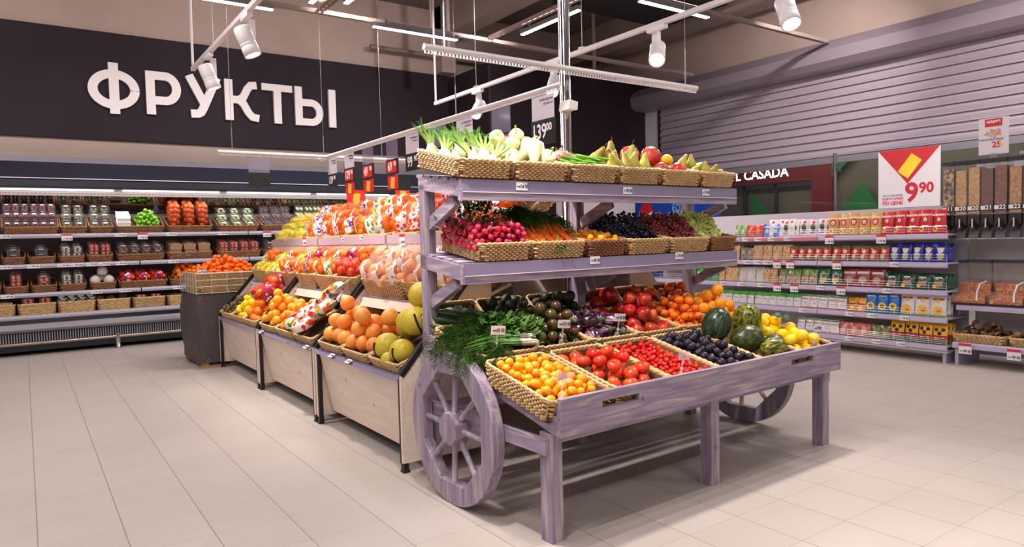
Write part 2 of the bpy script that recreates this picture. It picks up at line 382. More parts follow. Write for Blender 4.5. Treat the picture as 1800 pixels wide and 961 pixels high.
for i, (x, y, zz) in enumerate([(5.6, 9.6, 4.25), (8.9, 9.9, 4.3), (5.3, 9.6, 4.3)]):
    tag(MB().tube([(x, y, zz), (x, y, 5.49)], .035 if i < 2 else .02, 8).build('vertical_pipe', pw if i != 1 else M('pipe_pale', (170, 155, 148), .5)),
        ['thick dull pipe dropping from the ceiling left of the pole', 'pale pipe dropping from the ceiling right of the pole', 'thin dull pipe beside the thick ceiling pipe'][i], 'pipe')
tag(MB().tube([(5.0, 11.2, 4.62), (10.3, 11.2, 4.62)], .04, 8).build('sprinkler_pipe', pw), 'long horizontal pipe along the far upper wall', 'pipe')
# ------------------------------------------------------------ sign letters
_sk = [0]
def stroke(mb, pts, wd):
    """constant-width stroke through pts in the xz plane, mitred"""
    n = len(pts); Ls, Rs = [], []; _sk[0] += 1; dd = .0012 * (_sk[0] % 4)
    for i in range(n):
        p = Vector(pts[i]); d0 = (p - Vector(pts[i - 1])).normalized() if i else None; d1 = (Vector(pts[i + 1]) - p).normalized() if i < n - 1 else None
        d0 = d0 or d1; d1 = d1 or d0; nn = (Vector((-d0.y, d0.x)) + Vector((-d1.y, d1.x))).normalized(); k = min(1.6, 1 / max(.3, nn.dot(Vector((-d1.y, d1.x)))))
        Ls.append(p + nn * wd / 2 * k); Rs.append(p - nn * wd / 2 * k)
    for i in range(n - 1):
        q = [Ls[i], Ls[i + 1], Rs[i + 1], Rs[i]]
        vs = [(a.x, -.05 - dd, a.y) for a in q] + [(a.x, 0, a.y) for a in q]
        fs = [(0, 1, 2, 3), (7, 6, 5, 4), (0, 4, 5, 1), (2, 6, 7, 3)]
        if i == 0: fs.append((0, 3, 7, 4))
        if i == n - 2: fs.append((1, 5, 6, 2))
        mb.add(vs, fs)
def arc(cx, cz, rx, rz, a0, a1, n=14):
    return [(cx + rx * math.cos(math.radians(a0 + (a1 - a0) * i / n)), cz + rz * math.sin(math.radians(a0 + (a1 - a0) * i / n))) for i in range(n + 1)]
W_ = .118; H_ = .62; hw = W_ / 2
def L_F():
    mb = MB(); ring = arc(.32, .31, .26, .215, 0, 360, 36); stroke(mb, ring[:-1] + [ring[0]], W_); stroke(mb, [(.32, -.03), (.32, .68)], W_ + .005); return mb
def L_R():
    mb = MB(); stroke(mb, [(hw, 0), (hw, H_)], W_); stroke(mb, [(hw, H_ - hw), (.25, H_ - hw)] + arc(.25, .385, .155, .178, 85, -85, 14) + [(hw, .207)], W_); return mb
def L_U():
    mb = MB(); stroke(mb, [(.05, H_ + .0), (.255, .2)], W_); stroke(mb, [(.44, H_), (.24, .16), (.2, .085), (.16, .06), (.06, .055)], W_); return mb
def L_K():
    mb = MB(); stroke(mb, [(hw, 0), (hw, H_)], W_); stroke(mb, [(hw, .32), (.2, .32), (.27, .36), (.34, .5), (.39, .555), (.48, .565)], W_ * .95)
    stroke(mb, [(.2, .32), (.27, .27), (.345, .13), (.4, .07), (.5, .055)], W_ * .95); return mb
def L_T():
    mb = MB(); stroke(mb, [(0, H_ - hw), (.48, H_ - hw)], W_ * .9); stroke(mb, [(.24, 0), (.24, H_ - hw)], W_); return mb
def L_YI():
    mb = MB(); stroke(mb, [(hw, 0), (hw, H_)], W_); stroke(mb, [(hw, hw), (.26, hw)] + arc(.26, .215, .145, .157, -85, 85, 14) + [(hw, .372)], W_ * .95)
    stroke(mb, [(.62, 0), (.62, H_ + .0)], W_); return mb
let = M('sign_letter_white', (250, 242, 244), .5)
LD = {'Ф': 'a ring crossed by a stem, first of the word', 'Р': 'an upright with closed top bowl, second of the word', 'У': 'slanted strokes with hooked tail behind the spotlight', 'К': 'stem with two curved arms', 'Т': 'stem under a top bar', 'Ы': 'bowl and separate upright, last of the word'}
for ch, fn, x in (('Ф', L_F, .84), ('Р', L_R, 1.56), ('У', L_U, 2.09), ('К', L_K, 2.635), ('Т', L_T, 3.19), ('Ы', L_YI, 3.71)):
    o = fn().build('sign_letter', let, mw=TR(x, 11.345, 3.222)); tag(o, 'raised white sign letter, %s' % LD[ch], 'letter', 'letters of the fruit sign')
# ------------------------------------------------------------ right wall: shutter, glass, corridor behind
slat = M('shutter_slat', (172, 158, 170), .42, .2)
root = thing('roller_shutter', 'wide grey horizontal roller shutter half lowered over the glass at right', 'shutter', TR(10.3, 0, 0))
mb = MB(); z = 2.44
while z < 3.86:
    mb.prism([(0, z), (-.048, z + .008), (-.046, z + .02), (-.03, z + .05), (-.016, z + .085), (-.008, z + .125), (0, z + .125)], 1.0, 9.55, 'y'); z += .128
o = mb.build('shutter_curtain', slat, root); o['kind'] = 'thing'
MB().box(-.03, .02, 1.0, 9.6, 2.34, 2.435).build('bottom_bar', M('shutter_bar', (150, 142, 152), .4, .3), root)
MB().prism([(.12, 3.72), (-.28, 3.74), (-.40, 3.82), (-.42, 3.98), (-.3, 4.12), (-.05, 4.2), (.14, 4.2)], .8, 9.97, 'y').build('shutter_housing', M('shutter_box', (158, 144, 156), .4, .3), root)
MB().box(-.04, .02, 9.55, 9.61, 0, 3.75).build('guide_rail', M('guide_dark', (45, 38, 45), .5), root)
glass = M('clear_glass', (70, 76, 76), .02, alpha=.10, spec=1)
for i, (a, b2) in enumerate([(1.0, 3.4), (3.42, 5.84), (5.88, 8.2), (8.22, 9.6)]):
    struct(MB().box(10.1, 10.115, a, b2, .05, 2.46).build('window_%d' % (i + 1), glass))
chrome = M('chrome', (205, 200, 202), .12, 1)
def post(Y, label):
    t = thing('glass_post', label, 'post', TR(10.06, Y, 0), 'chrome posts of the glass partition')
    MB().tube([(0, 0, 0), (0, 0, 2.46)], .028, 12).build('post_tube', chrome, t, True)
    mb = MB()
    for z in (.4, 1.3, 2.2): mb.box(-.02, .05, -.07, .07, z - .02, z + .02)
    mb.build('glass_clamp', chrome, t)
for Y, lb in ((5.86, 'chrome post between the glass panes left of the poster'), (3.41, 'chrome post of the glass behind the bulk dispensers'), (8.21, 'chrome post of the glass behind the grapes')): post(Y, lb)
struct(MB().box(12.7, 12.8, -3, 14, 0, 4.2).build('wall_corridor', M('corridor_khaki', (96, 90, 72), .5)))
struct(MB().box(10.6, 12.7, -3, 14, 3.4, 3.5).build('ceiling_corridor', M('corridor_ceiling', (62, 56, 52), .7)))
fas = M('shop_red', (108, 18, 24), .5)
t = thing('shop_front', 'dim shop front behind the glass with red fascia and white lettering', 'shop front', TR(12.6, 0, 0))
MB().box(0, .08, 7.75, 11.5, 2.3, 2.75).build('fascia', fas, t)
MB().box(-.01, .06, 7.4, 7.82, 0, 2.78).build('red_pillar', fas, t)
mb = MB(); mb.box(.02, .08, 9.35, 9.42, 0, 2.3); mb.box(.02, .08, 8.6, 8.66, 0, 2.3); mb.box(.02, .08, 7.8, 11.5, 2.2, 2.3); mb.build('door_frame', M('frame_dark', (45, 40, 36), .5), t)
mb = MB(); add_text(mb, 'L CASADA', .27, TR(-.006, 8.95, 2.5) @ FACE_X, bold=.004)
mb.build('shop_lettering', M('lit_letters', (255, 250, 250), .5, emis=2.0), t)
gm = M('shop_green', (30, 110, 45), .5)
for i, pts in enumerate([[(9.2, 1.2), (8.3, 1.2), (9.2, 2.15)], [(7.4, 2.3), (6.85, 2.78), (7.4, 2.78)], [(7.35, 1.5), (6.4, 1.5), (6.8, 2.2)]]):
    MB().prism(pts, 0 - .02, .0, 'x').build('green_panel', gm, t)
area('corridor_light', TR(11.6, 6, 3.3) , .3, 6, 25)
pc = thing('corridor_light_panel', 'ceiling light of the corridor beyond the glass', 'ceiling light', TR(11.6, 6, 3.34)); MB().box(-.15, .15, -3, 3, 0, .03).build('diffuser', lit, pc)
# poster on the glass
t = thing('price_poster', 'white and red poster with price 9.90 and yellow card, behind the red bags', 'poster', TR(10.02, 0, 0))
py0, py1, pz0, pz1 = 5.19, 4.37, 1.6, 2.40
MB().box(0, .006, py1, py0, pz0, pz1).build('sheet', M('poster_white', (232, 222, 226), .4), t)
pr = M('poster_red', (205, 28, 38), .4)
MB().prism([(py0 - .005, pz1), (py1 + .005, pz1), ((py0 + py1) / 2 + .01, 1.925)], -.004, 0, 'x').build('red_triangle', pr, t)
cyc, czc = (py0 + py1) / 2 - .02, 2.165
a = math.radians(52); ux_, uz_ = math.cos(a), math.sin(a)
q = [(cyc - (i * .15 * ux_ - j * .085 * uz_), czc + i * .15 * uz_ + j * .085 * ux_) for i, j in ((-1, -1), (1, -1), (1, 1), (-1, 1))]
MB().prism(q, -.008, -.004, 'x').build('yellow_card', M('card_yellow', (250, 205, 20), .4, c2=(252, 222, 60), nscale=6), t)
mb = MB(); add_text(mb, '9', .36, TR(-.003, 4.735, 1.79) @ FACE_X, .010); add_text(mb, '90', .19, TR(-.003, 4.545, 1.85) @ FACE_X, .006)
add_text(mb, 'ПО ЦЕНЕ', .064, TR(-.003, 4.99, 1.665) @ FACE_X, .002); add_text(mb, 'КАРТА О\'КЕЙ', .044, TR(-.003, 4.99, 1.725) @ FACE_X, .0008)
mb.build('poster_print', M('print_red', (205, 35, 55), .4), t)
mb = MB(); add_text(mb, 'до 24 декабря', .040, TR(-.003, 4.99, 1.775) @ FACE_X); mb.build('date_print', M('print_grey', (120, 115, 120), .5), t)
# ------------------------------------------------------------ purple cart
CM = TR(1.782, 2.225, 0) @ RZ(1.6)
pc = ((146, 130, 148), (122, 107, 128), (184, 165, 164))
wx, wy, wz = wood('stained_wood_x', *pc, axis=0), wood('stained_wood_y', *pc, axis=1), wood('stained_wood_z', *pc, axis=2)
cart = thing('market_cart', 'big purple-grey stained wooden market cart with spoked wheels and produce shelves', 'market cart', CM)
LN = 2.2
# front board with two hand slots
b = MB()
def slotted(x0, x1, z0, z1, slots):
    b.box(x0, x1, 0, .028, z0, .562); b.box(x0, x1, 0, .028, .592, z1)
    xs = [x0] + [q for s in slots for q in s] + [x1]
    for i in range(0, len(xs), 2): b.box(xs[i], xs[i + 1], 0, .028, .562, .592)
slotted(0, LN, .472, .634, [(.235, .465), (1.68, 1.9)])
b.build('front_board', wx, cart)
SL = math.tan(math.radians(13))
def dz(y): return .50 + SL * y
for x in (.0, LN - .025):
    MB().prism([(.028, .472), (.028, .556), (1.14, .556 + SL * 1.12), (1.14, .476 + SL * 1.12)], x, x + .025, 'x').build('side_board', wy, cart)
for i in range(11):
    y = .05 + i * .105
    MB().bar((.025, y + .035, dz(y)), (LN - .025, y + .035, dz(y)), .075, .02, (0, -SL, 1)).build('deck_slat', wx, cart)
for x in (.0, 1.07, LN - .065):
    MB().box(x, x + .065, .075, .145, 0, .475).build('front_leg', wz, cart)
    for y in (1.07,):
        pass
for x in (.0, 1.07, LN - .065):
    MB().box(x, x + .062, 1.075, 1.135, 0, 1.6).build('rear_post', wz, cart)
MB().box(.06, LN - .06, .085, .115, .425, .475).build('apron_rail', wx, cart)
MB().box(.06, LN - .06, 1.08, 1.11, .35, .43).build('rear_rail', wx, cart)
for x in (-.022, LN): MB().box(x, x + .022, .08, 1.14, .385, .455).build('side_rail', wy, cart)
tagp = M('price_rail', (134, 122, 150), .25, coat=.4)
def shelf(zf, zb, y0=.72, y1=1.14):
    s = (zb - zf) / (y1 - y0)
    MB().box(0, LN, y0, y0 + .026, zf - .105, zf).build('shelf_board', wx, cart)
    for x in (0, 1.09, LN - .03): MB().prism([(y0 + .026, zf - .085), (y0 + .026, zf - .01), (y1, zb - .01), (y1, zb - .08)], x, x + .03, 'x').build('shelf_arm', wy, cart)
    for i in range(5):
        y = y0 + .045 + i * .085
        MB().bar((.005, y + .03, zf - .008 + s * (y + .03 - y0)), (LN - .005, y + .03, zf - .008 + s * (y + .03 - y0)), .062, .016, (0, -s, 1)).build('shelf_slat', wx, cart)
    MB().box(.01, LN - .005, y0 - .004, y0 - .001, zf - .062, zf - .004).build('price_rail', tagp, cart)
    mb = MB(); mb.box(.01, LN - .005, y0 - .0065, y0 - .001, zf - .066, zf - .062); mb.build('rail_lip', M('clear_lip', (225, 215, 230), .2), cart)
    for x in (.0, 1.08, LN - .04):
        MB().bar((x + .03, y1 - .07, zb - .27), (x + .03, y0 + .09, zf - .10), .035, .06, (0, 1, .8)).build('shelf_brace', wy, cart)
shelf(1.6, 1.655); shelf(1.185, 1.24)
def wheel(x0, sgn):
    t = bpy.data.objects.new('cart_wheel', None); COL.objects.link(t); t.parent = cart; t.location = (x0, .74, .378)
    R = .378; n = 48; rim = MB(); outer = [(R * math.cos(2 * PI * i / n), R * math.sin(2 * PI * i / n)) for i in range(n)]
    ri = .268; inner = []
    for i in range(n):       # octagonal opening
        a = 2 * PI * i / n; k = (a + PI / 8) % (PI / 4) - PI / 8
        inner.append((ri * math.cos(a) / math.cos(k), ri * math.sin(a) / math.cos(k)))
    vs = [(x, p[0], p[1]) for x in (-.03, .03) for p in outer + inner]
    fs = []
    for i in range(n):
        j = (i + 1) % n
        fs += [(i, i + n, j + n, j), (2 * n + i, 2 * n + j, 3 * n + j, 3 * n + i), (i, j, 2 * n + j, 2 * n + i), (n + i, 3 * n + i, 3 * n + j, n + j)]
    rim.add(vs, fs); rm = rim.build('wheel_rim', wz, t)
    md = rm.modifiers.new('soft_edge', 'BEVEL'); md.width = .004; md.segments = 2; md.limit_method = 'ANGLE'
    oc = [(.083 * math.cos(PI / 8 + i * PI / 4), .083 * math.sin(PI / 8 + i * PI / 4)) for i in range(8)]
    MB().prism(oc, -.045, .045, 'x').build('hub', wz, t)
    for i in range(8):
        a = math.radians(3 + 45 * i); c, s = math.cos(a), math.sin(a)
        MB().tube([(0, c * .06, s * .06), (0, c * .282, s * .282)], .0145, 10).build('spoke', wz, t, True)
wheel(-.058, -1); wheel(LN + .085, 1)
for x in (-.03, LN + .03):
    MB().tube([(x - .035, .74, .378), (x + .035, .74, .378)], .022, 10).build('axle', wz, cart)
def deckF(x, y, z=0, rot=0): return CM @ TR(x, y, dz(y) + .013 + z) @ RX(13) @ RZ(rot)
# ------------------------------------------------------------ wicker baskets
wick = M('wicker_pale', (222, 188, 136), .5, c2=(184, 142, 90), nscale=30, rand=.12, ramp=(.3, .75))
wickb = M('wicker_brown', (170, 118, 78), .6, c2=(128, 82, 50), nscale=30, rand=.12, ramp=(.3, .75))
_bk = {}
def basket(w, d, h, mat=None, fine=True, zf=.02):
    key = (round(w, 3), round(d, 3), round(h, 3), mat.name if mat else '', fine, zf)
    if key in _bk: return _bk[key]
    mat = mat or wick
    mb = MB(); cr = .035
    def loop(w_, d_, z, r, amp, ph, step):
        pts = []; hw_, hd = w_ / 2 - cr, d_ / 2 - cr; segs = [((-hw_, -hd - cr), (hw_, -hd - cr)), None, ((hw_ + cr, -hd), (hw_ + cr, hd)), None, ((hw_, hd + cr), (-hw_, hd + cr)), None, ((-hw_ - cr, hd), (-hw_ - cr, -hd)), None]
        cs = [(hw_, -hd, -90), (hw_, hd, 0), (-hw_, hd, 90), (-hw_, -hd, 180)]
        path = []
        for k in range(4):
            a, b2 = segs[2 * k]; L_ = math.dist(a, b2); n = max(2, round(L_ / step)); nx, ny = ((0, -1), (1, 0), (0, 1), (-1, 0))[k]
            path += [((a[0] + (b2[0] - a[0]) * i / n, a[1] + (b2[1] - a[1]) * i / n), (nx, ny)) for i in range(n)]
            cx, cy, a0 = cs[k]
            path += [((cx + cr * math.cos(math.radians(a0 + q)), cy + cr * math.sin(math.radians(a0 + q))), (math.cos(math.radians(a0 + q)), math.sin(math.radians(a0 + q)))) for q in (0, 30, 60)]
        for i, (p, nn) in enumerate(path):
            o = amp * math.sin(i * PI / 2 + ph) if amp else 0
            pts.append((p[0] + nn[0] * o, p[1] + nn[1] * o, z))
        return pts
    pit = .0100 if fine else .0145; rr = .0058 if fine else .0072; k = max(3, int((h - .018) / pit))
    for i in range(k):
        f = (i + .5) / k; s = .93 + .045 * f
        mb.tube(loop(w * s, d * s, .004 + f * (h - .018), rr, .0078 if fine else .006, PI * i, .0085 if fine else .017), rr, 4, closed=True, cap=False)
    for _ in (0,): root = mb.build('wicker_basket', mat, smooth=True); mb = MB()
    hw_, hd = w / 2 * .925, d / 2 * .925          # solid inner skin and bottom, darkened to paint shade between the strands
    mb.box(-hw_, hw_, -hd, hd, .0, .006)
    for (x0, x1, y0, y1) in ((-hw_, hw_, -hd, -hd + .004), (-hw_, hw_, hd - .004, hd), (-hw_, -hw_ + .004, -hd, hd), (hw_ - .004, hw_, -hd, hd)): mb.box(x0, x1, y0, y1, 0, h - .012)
    inner = mb.build('shade_lining', M(mat.name + '_shade', (120, 84, 50) if 'pale' in mat.name else (84, 54, 36), .8), root)
    rim = MB()
    for ph in (0, PI):
        base = loop(w * .985, d * .985, h - .008, 0, 0, 0, .012)
        rim.tube([(p[0] * (1 + .004 * math.cos(i * 1.1 + ph)), p[1] * (1 + .004 * math.cos(i * 1.1 + ph)), p[2] + .005 * math.sin(i * 1.1 + ph)) for i, p in enumerate(base)], .0075, 5, closed=True, cap=False)
    rm = rim.build('rim', mat, root, True)
    kidsl = [rm, inner]
    if zf > .03:
        kidsl.append(MB().box(-hw_ + .006, hw_ - .006, -hd + .006, hd - .006, zf - .008, zf).build('inset_board', M('inset_brown', (96, 66, 42), .8), root))
    reg(root, kidsl); _bk[key] = root
    return root
def put_basket(F, w, d, h, label, mat=None, fine=True, zf=.02, group=None):
    return inst(basket(w, d, h, mat, fine, zf), F, label, 'basket', group)
# ------------------------------------------------------------ dropping round things into baskets
def drop(w, d, h, zf, r, n, seed=1, slope=1.1, inner=.93, tries=22, jit=.08, cone=0):
    """positions of n balls settled one by one in a box of floor zf and rim h; above the rim the heap narrows"""
    rg = random.Random(seed); P = np.zeros((n, 3)); R = np.zeros(n); out = []
    hw_, hd = w / 2 * inner - .006, d / 2 * inner - .006
    for i in range(n):
        ri = r * (1 + rg.uniform(-jit, jit)); best = None
        for _ in range(tries):
            x = rg.uniform(-hw_ + ri, hw_ - ri); y = rg.uniform(-hd + ri, hd - ri)
            k = len(out); z = zf + ri
            if k:
                dx = P[:k, 0] - x; dy = P[:k, 1] - y; s = (R[:k] + ri) ** 2 - dx * dx - dy * dy; mk = s > 0
                if mk.any(): z = max(z, float((P[:k, 2][mk] + np.sqrt(s[mk])).max()))
            over = z - (h - .2 * ri)
            if over > 0:
                m_ = over / slope
                if abs(x) > hw_ - m_ * .8 - ri * .5 or abs(y) > hd - m_ - ri * .3: continue
            sc = z + cone * (abs(x) / hw_ * .5 + abs(y) / hd * .5)
            if best is None or sc < best[0]: best = (sc, x, y, z)
        if best is None: continue
        P[len(out)] = best[1:]; R[len(out)] = ri; out.append((best[1], best[2], best[3], ri / r))
    return out
def randrot(rg, tilt=180):
    return Euler((math.radians(rg.uniform(-tilt, tilt)), math.radians(rg.uniform(-tilt, tilt)), rg.uniform(0, 6.28))).to_matrix().to_4x4()
def fill(F, w, d, h, zf, proto, r, n, label, cat, group, seed=1, slope=1.1, tilt=60, cone=0, choose=None, jit=.08, grow=1):
    rg = random.Random(seed * 31 + 5)
    for (x, y, z, s) in drop(w, d, h, zf, r, n, seed, slope, cone=cone, jit=jit):
        p = proto if not isinstance(proto, (list, tuple)) else rg.choice(proto)
        inst(p, F @ TR(x, y, z) @ randrot(rg, tilt) @ SC(s * grow), label, cat, group)
# ------------------------------------------------------------ produce prototypes
def prof_ball(r, zs=1, dip=.0, dipb=0, n=9, fat=0):
    out = []
    for i in range(n + 1):
        a = PI * i / n; rr = math.sin(a) * r; z = -math.cos(a) * r * zs
        if dip and a > PI * .7: z -= dip * r * ((a - PI * .7) / (PI * .3)) ** 2
        if dipb and a < PI * .3: z += dipb * r * ((PI * .3 - a) / (PI * .3)) ** 2
        if fat: rr *= 1 + fat * math.cos(a) * -1
        out.append((max(rr, 1e-4), z))
    return out
def lobes(n_, amp):
    return lambda t, r, z: (r * (1 + amp * math.cos(n_ * t)) * math.cos(t), r * (1 + amp * math.cos(n_ * t)) * math.sin(t), z)
def fruit(name, prof, mat, n=14, fn=None, parts=()):
    o = MB().lathe(prof, n, fn=fn).build(name, mat, smooth=True)
    ks = [mb.build(pn, pm, o, True) for pn, mb, pm in parts]
    return reg(o, ks)
def stem_mb(z0, z1, r=.002, bend=.004, n=5): return MB().tube([(0, 0, z0), (bend * .3, 0, (z0 + z1) / 2), (bend, 0, z1)], [r, r * .9, r * 1.3], n)
def star_mb(r, z, n=5):
    mb = MB()
    for i in range(n):
        a = 2 * PI * i / n; mb.add([(0, 0, z + .002), (r * .3 * math.cos(a - .5), r * .3 * math.sin(a - .5), z + .001), (r * math.cos(a), r * math.sin(a), z - r * .1), (r * .3 * math.cos(a + .5), r * .3 * math.sin(a + .5), z + .001)], [(0, 1, 2, 3)])
    mb.tube([(0, 0, z), (0, 0, z + r * .5)], r * .1, 5)
    return mb
brown = M('stem_brown', (92, 70, 40), .7); leafg = M('calyx_green', (70, 96, 40), .6)
tomato_red = M('tomato_red_skin', (220, 48, 12), .25, c2=(230, 78, 34), nscale=14, rand=.14, coat=.3)
tomato_yel = M('tomato_yellow_skin', (250, 150, 6), .22, c2=(252, 176, 24), nscale=20, rand=.1, coat=.3)
cherry_red = M('cherry_tomato_skin', (206, 32, 4), .22, rand=.12, coat=.15)
kumato = M('kumato_skin', (62, 70, 20), .2, c2=(78, 34, 22), nscale=9, rand=.2, coat=.25, ramp=(.4, .6))
plumm = M('plum_skin', (30, 20, 36), .4, spec=.35, c2=(56, 42, 62), nscale=18, rand=.25, ramp=(.35, .85))
applem = M('apple_skin', (176, 18, 22), .25, c2=(226, 158, 70), nscale=10, rand=.14, coat=.3, ramp=(.56, .84))
orange_m = M('orange_skin', (250, 128, 10), .4, bump=.3, bscale=260, rand=.1)
tang_m = M('tangerine_skin', (248, 112, 6), .38, bump=.3, bscale=260, rand=.1)
orangey = M('orange_yellow_skin', (252, 164, 22), .4, bump=.3, bscale=240, rand=.1)
grapef_m = M('grapefruit_skin', (244, 136, 52), .42, c2=(248, 164, 66), nscale=5, bump=.2, bscale=200, rand=.1)
lemon_m = M('lemon_skin', (250, 208, 14), .35, bump=.25, bscale=220, rand=.06)
lime_m = M('lime_skin', (96, 158, 28), .35, c2=(130, 186, 50), nscale=8, rand=.14)
pers_m = M('persimmon_skin', (232, 96, 20), .3, c2=(214, 70, 18), nscale=6, rand=.15, coat=.3)
pear_m = M('pear_skin', (190, 170, 54), .42, c2=(160, 134, 42), nscale=16, rand=.12)
pearg_m = M('pear_green_skin', (170, 178, 70), .42, c2=(188, 168, 70), nscale=12, rand=.12)
pome_m = M('pomegranate_skin', (196, 30, 30), .32, c2=(232, 120, 96), nscale=7, rand=.1, coat=.2, ramp=(.45, .8))
radish_m = M('radish_skin', (186, 14, 48), .3, c2=(206, 40, 72), nscale=20, rand=.16, coat=.2)
carrot_m = M('carrot_skin', (250, 130, 40), .5, c2=(240, 108, 26), nscale=30, stretch=(1, 1, 6), rand=.1)
P_ytom = fruit('yellow_tomato', prof_ball(.021, 1, .12), tomato_yel, 14)
P_tom = fruit('red_tomato', prof_ball(.037, .84, .22, .05, 10), tomato_red, 20, lobes(5, .025), [('scar', MB().lathe([(.0045, .0285), (.0045, .0262), (.0001, .0262)], 6), leafg)])
P_cher = fruit('cherry_tomato', prof_ball(.0135, 1.12, .05, 0, 7), cherry_red, 10)
P_kum = fruit('dark_tomato', prof_ball(.031, .93, .15, 0, 9), kumato, 16)
P_plum = fruit('plum', prof_ball(.0235, 1.08, .15, 0, 8), plumm, 14)
P_apple = fruit('apple', [(.001, -.030), (.012, -.036), (.024, -.034), (.034, -.022), (.0415, -.002), (.0425, .014), (.036, .030), (.024, .037), (.012, .033), (.001, .024)], applem, 20, None, [('stem', stem_mb(.022, .046, .0016), brown)])
P_orange = fruit('orange', prof_ball(.038, .97, .05), orange_m, 16, None, [('navel', MB().lathe([(.004, .0352), (.003, .036), (.0001, .036)], 6), leafg)])
P_orangey = fruit('orange', prof_ball(.038, .97, .05), orangey, 16, None, [('navel', MB().lathe([(.004, .0352), (.003, .036), (.0001, .036)], 6), leafg)])
P_tang = fruit('tangerine', prof_ball(.028, .86, .1), tang_m, 14, None, [('navel', MB().lathe([(.003, .0222), (.0025, .0235), (.0001, .0235)], 5), leafg)])
P_gfruit = fruit('grapefruit', prof_ball(.056, .93, .06), grapef_m, 20, None, [('navel', MB().lathe([(.005, .0485), (.004, .0495), (.0001, .0495)], 6), leafg)])
P_lemon = fruit('lemon', [(.001, -.042), (.006, -.040), (.012, -.034), (.024, -.024), (.031, -.008), (.031, .008), (.024, .024), (.011, .034), (.005, .040), (.001, .041)], lemon_m, 14)
P_rlemon = fruit('lemon', prof_ball(.035, .95, .04), lemon_m, 16)
P_lime = fruit('lime', prof_ball(.024, 1.05), lime_m, 12)
P_pers = fruit('persimmon', prof_ball(.036, .78, .1), pers_m, 16, lobes(4, .02), [('calyx', star_mb(.017, .026, 4), brown)])
P_pear = fruit('pear', [(.001, -.044), (.018, -.047), (.032, -.036), (.038, -.016), (.034, .006), (.024, .028), (.017, .05), (.013, .066), (.006, .073), (.001, .073)], pear_m, 16, lambda t, r, z: (r * math.cos(t) + max(0, z) * .12, r * math.sin(t), z), [('stem', stem_mb(.07, .1, .0022, .008), brown)])
P_pearg = fruit('pear', [(.001, -.044), (.018, -.047), (.034, -.036), (.04, -.014), (.035, .01), (.024, .032), (.016, .05), (.012, .066), (.006, .073), (.001, .073)], pearg_m, 16, lambda t, r, z: (r * math.cos(t) - max(0, z) * .14, r * math.sin(t), z), [('stem', stem_mb(.07, .1, .0022, -.008), brown)])
P_pome = fruit('pomegranate', prof_ball(.055, .93, .0, 0, 10), pome_m, 18, lobes(6, .015), [('crown', star_mb(.016, .052, 6), brown)])
P_rad = fruit('radish', prof_ball(.0170, .95), radish_m, 10, None, [('root_tail', MB().tube([(0, 0, -.014), (.002, .001, -.024), (.006, 0, -.036)], [.0022, .0011, .0004], 4), M('radish_tail', (230, 170, 170), .6))])
P_car = fruit('carrot', [(.001, -.085), (.004, -.082), (.007, -.06), (.0105, -.02), (.0135, .03), (.0155, .07), (.0145, .08), (.006, .085), (.001, .085)], carrot_m, 10, lambda t, r, z: (r * math.cos(t) + .004 * math.sin(z * 30), r * math.sin(t), z), [('carrot_top', stem_mb(.083, .10, .004, .002), leafg)])
# eggplant: purple with pale streaks
m, t, b = nt('eggplant_skin'); N, L = t.nodes, t.links; b.inputs['Roughness'].default_value = .2; b.inputs['Coat Weight'].default_value = .4
tc = N.new('ShaderNodeTexCoord'); mp = N.new('ShaderNodeMapping'); mp.inputs['Scale'].default_value = (60, 60, 7); L.new(tc.outputs['Object'], mp.inputs[0])
nz = N.new('ShaderNodeTexNoise'); nz.inputs['Scale'].default_value = 1; nz.inputs['Detail'].default_value = 3; nz.inputs['Distortion'].default_value = .6; L.new(mp.outputs[0], nz.inputs['Vector'])
rp = N.new('ShaderNodeValToRGB'); e = rp.color_ramp.elements; e[0].position = .5; e[0].color = srgb((56, 12, 42)); e[1].position = .64; e[1].color = srgb((190, 150, 170)); L.new(nz.outputs['Fac'], rp.inputs[0]); L.new(rp.outputs[0], b.inputs['Base Color'])
egg_m = m
def egg(name, mat): return fruit(name, [(.001, -.06), (.018, -.058), (.034, -.042), (.041, -.018), (.038, .01), (.029, .036), (.02, .054), (.012, .06), (.001, .062)], mat, 18, None,
    [('calyx', MB().lathe([(.001, .05), (.021, .052), (.019, .06), (.008, .068), (.006, .085), (.001, .086)], 8), leafg)])
P_egg = egg('eggplant', egg_m); P_eggd = egg('eggplant', M('eggplant_dark_skin', (44, 14, 34), .16, coat=.5))
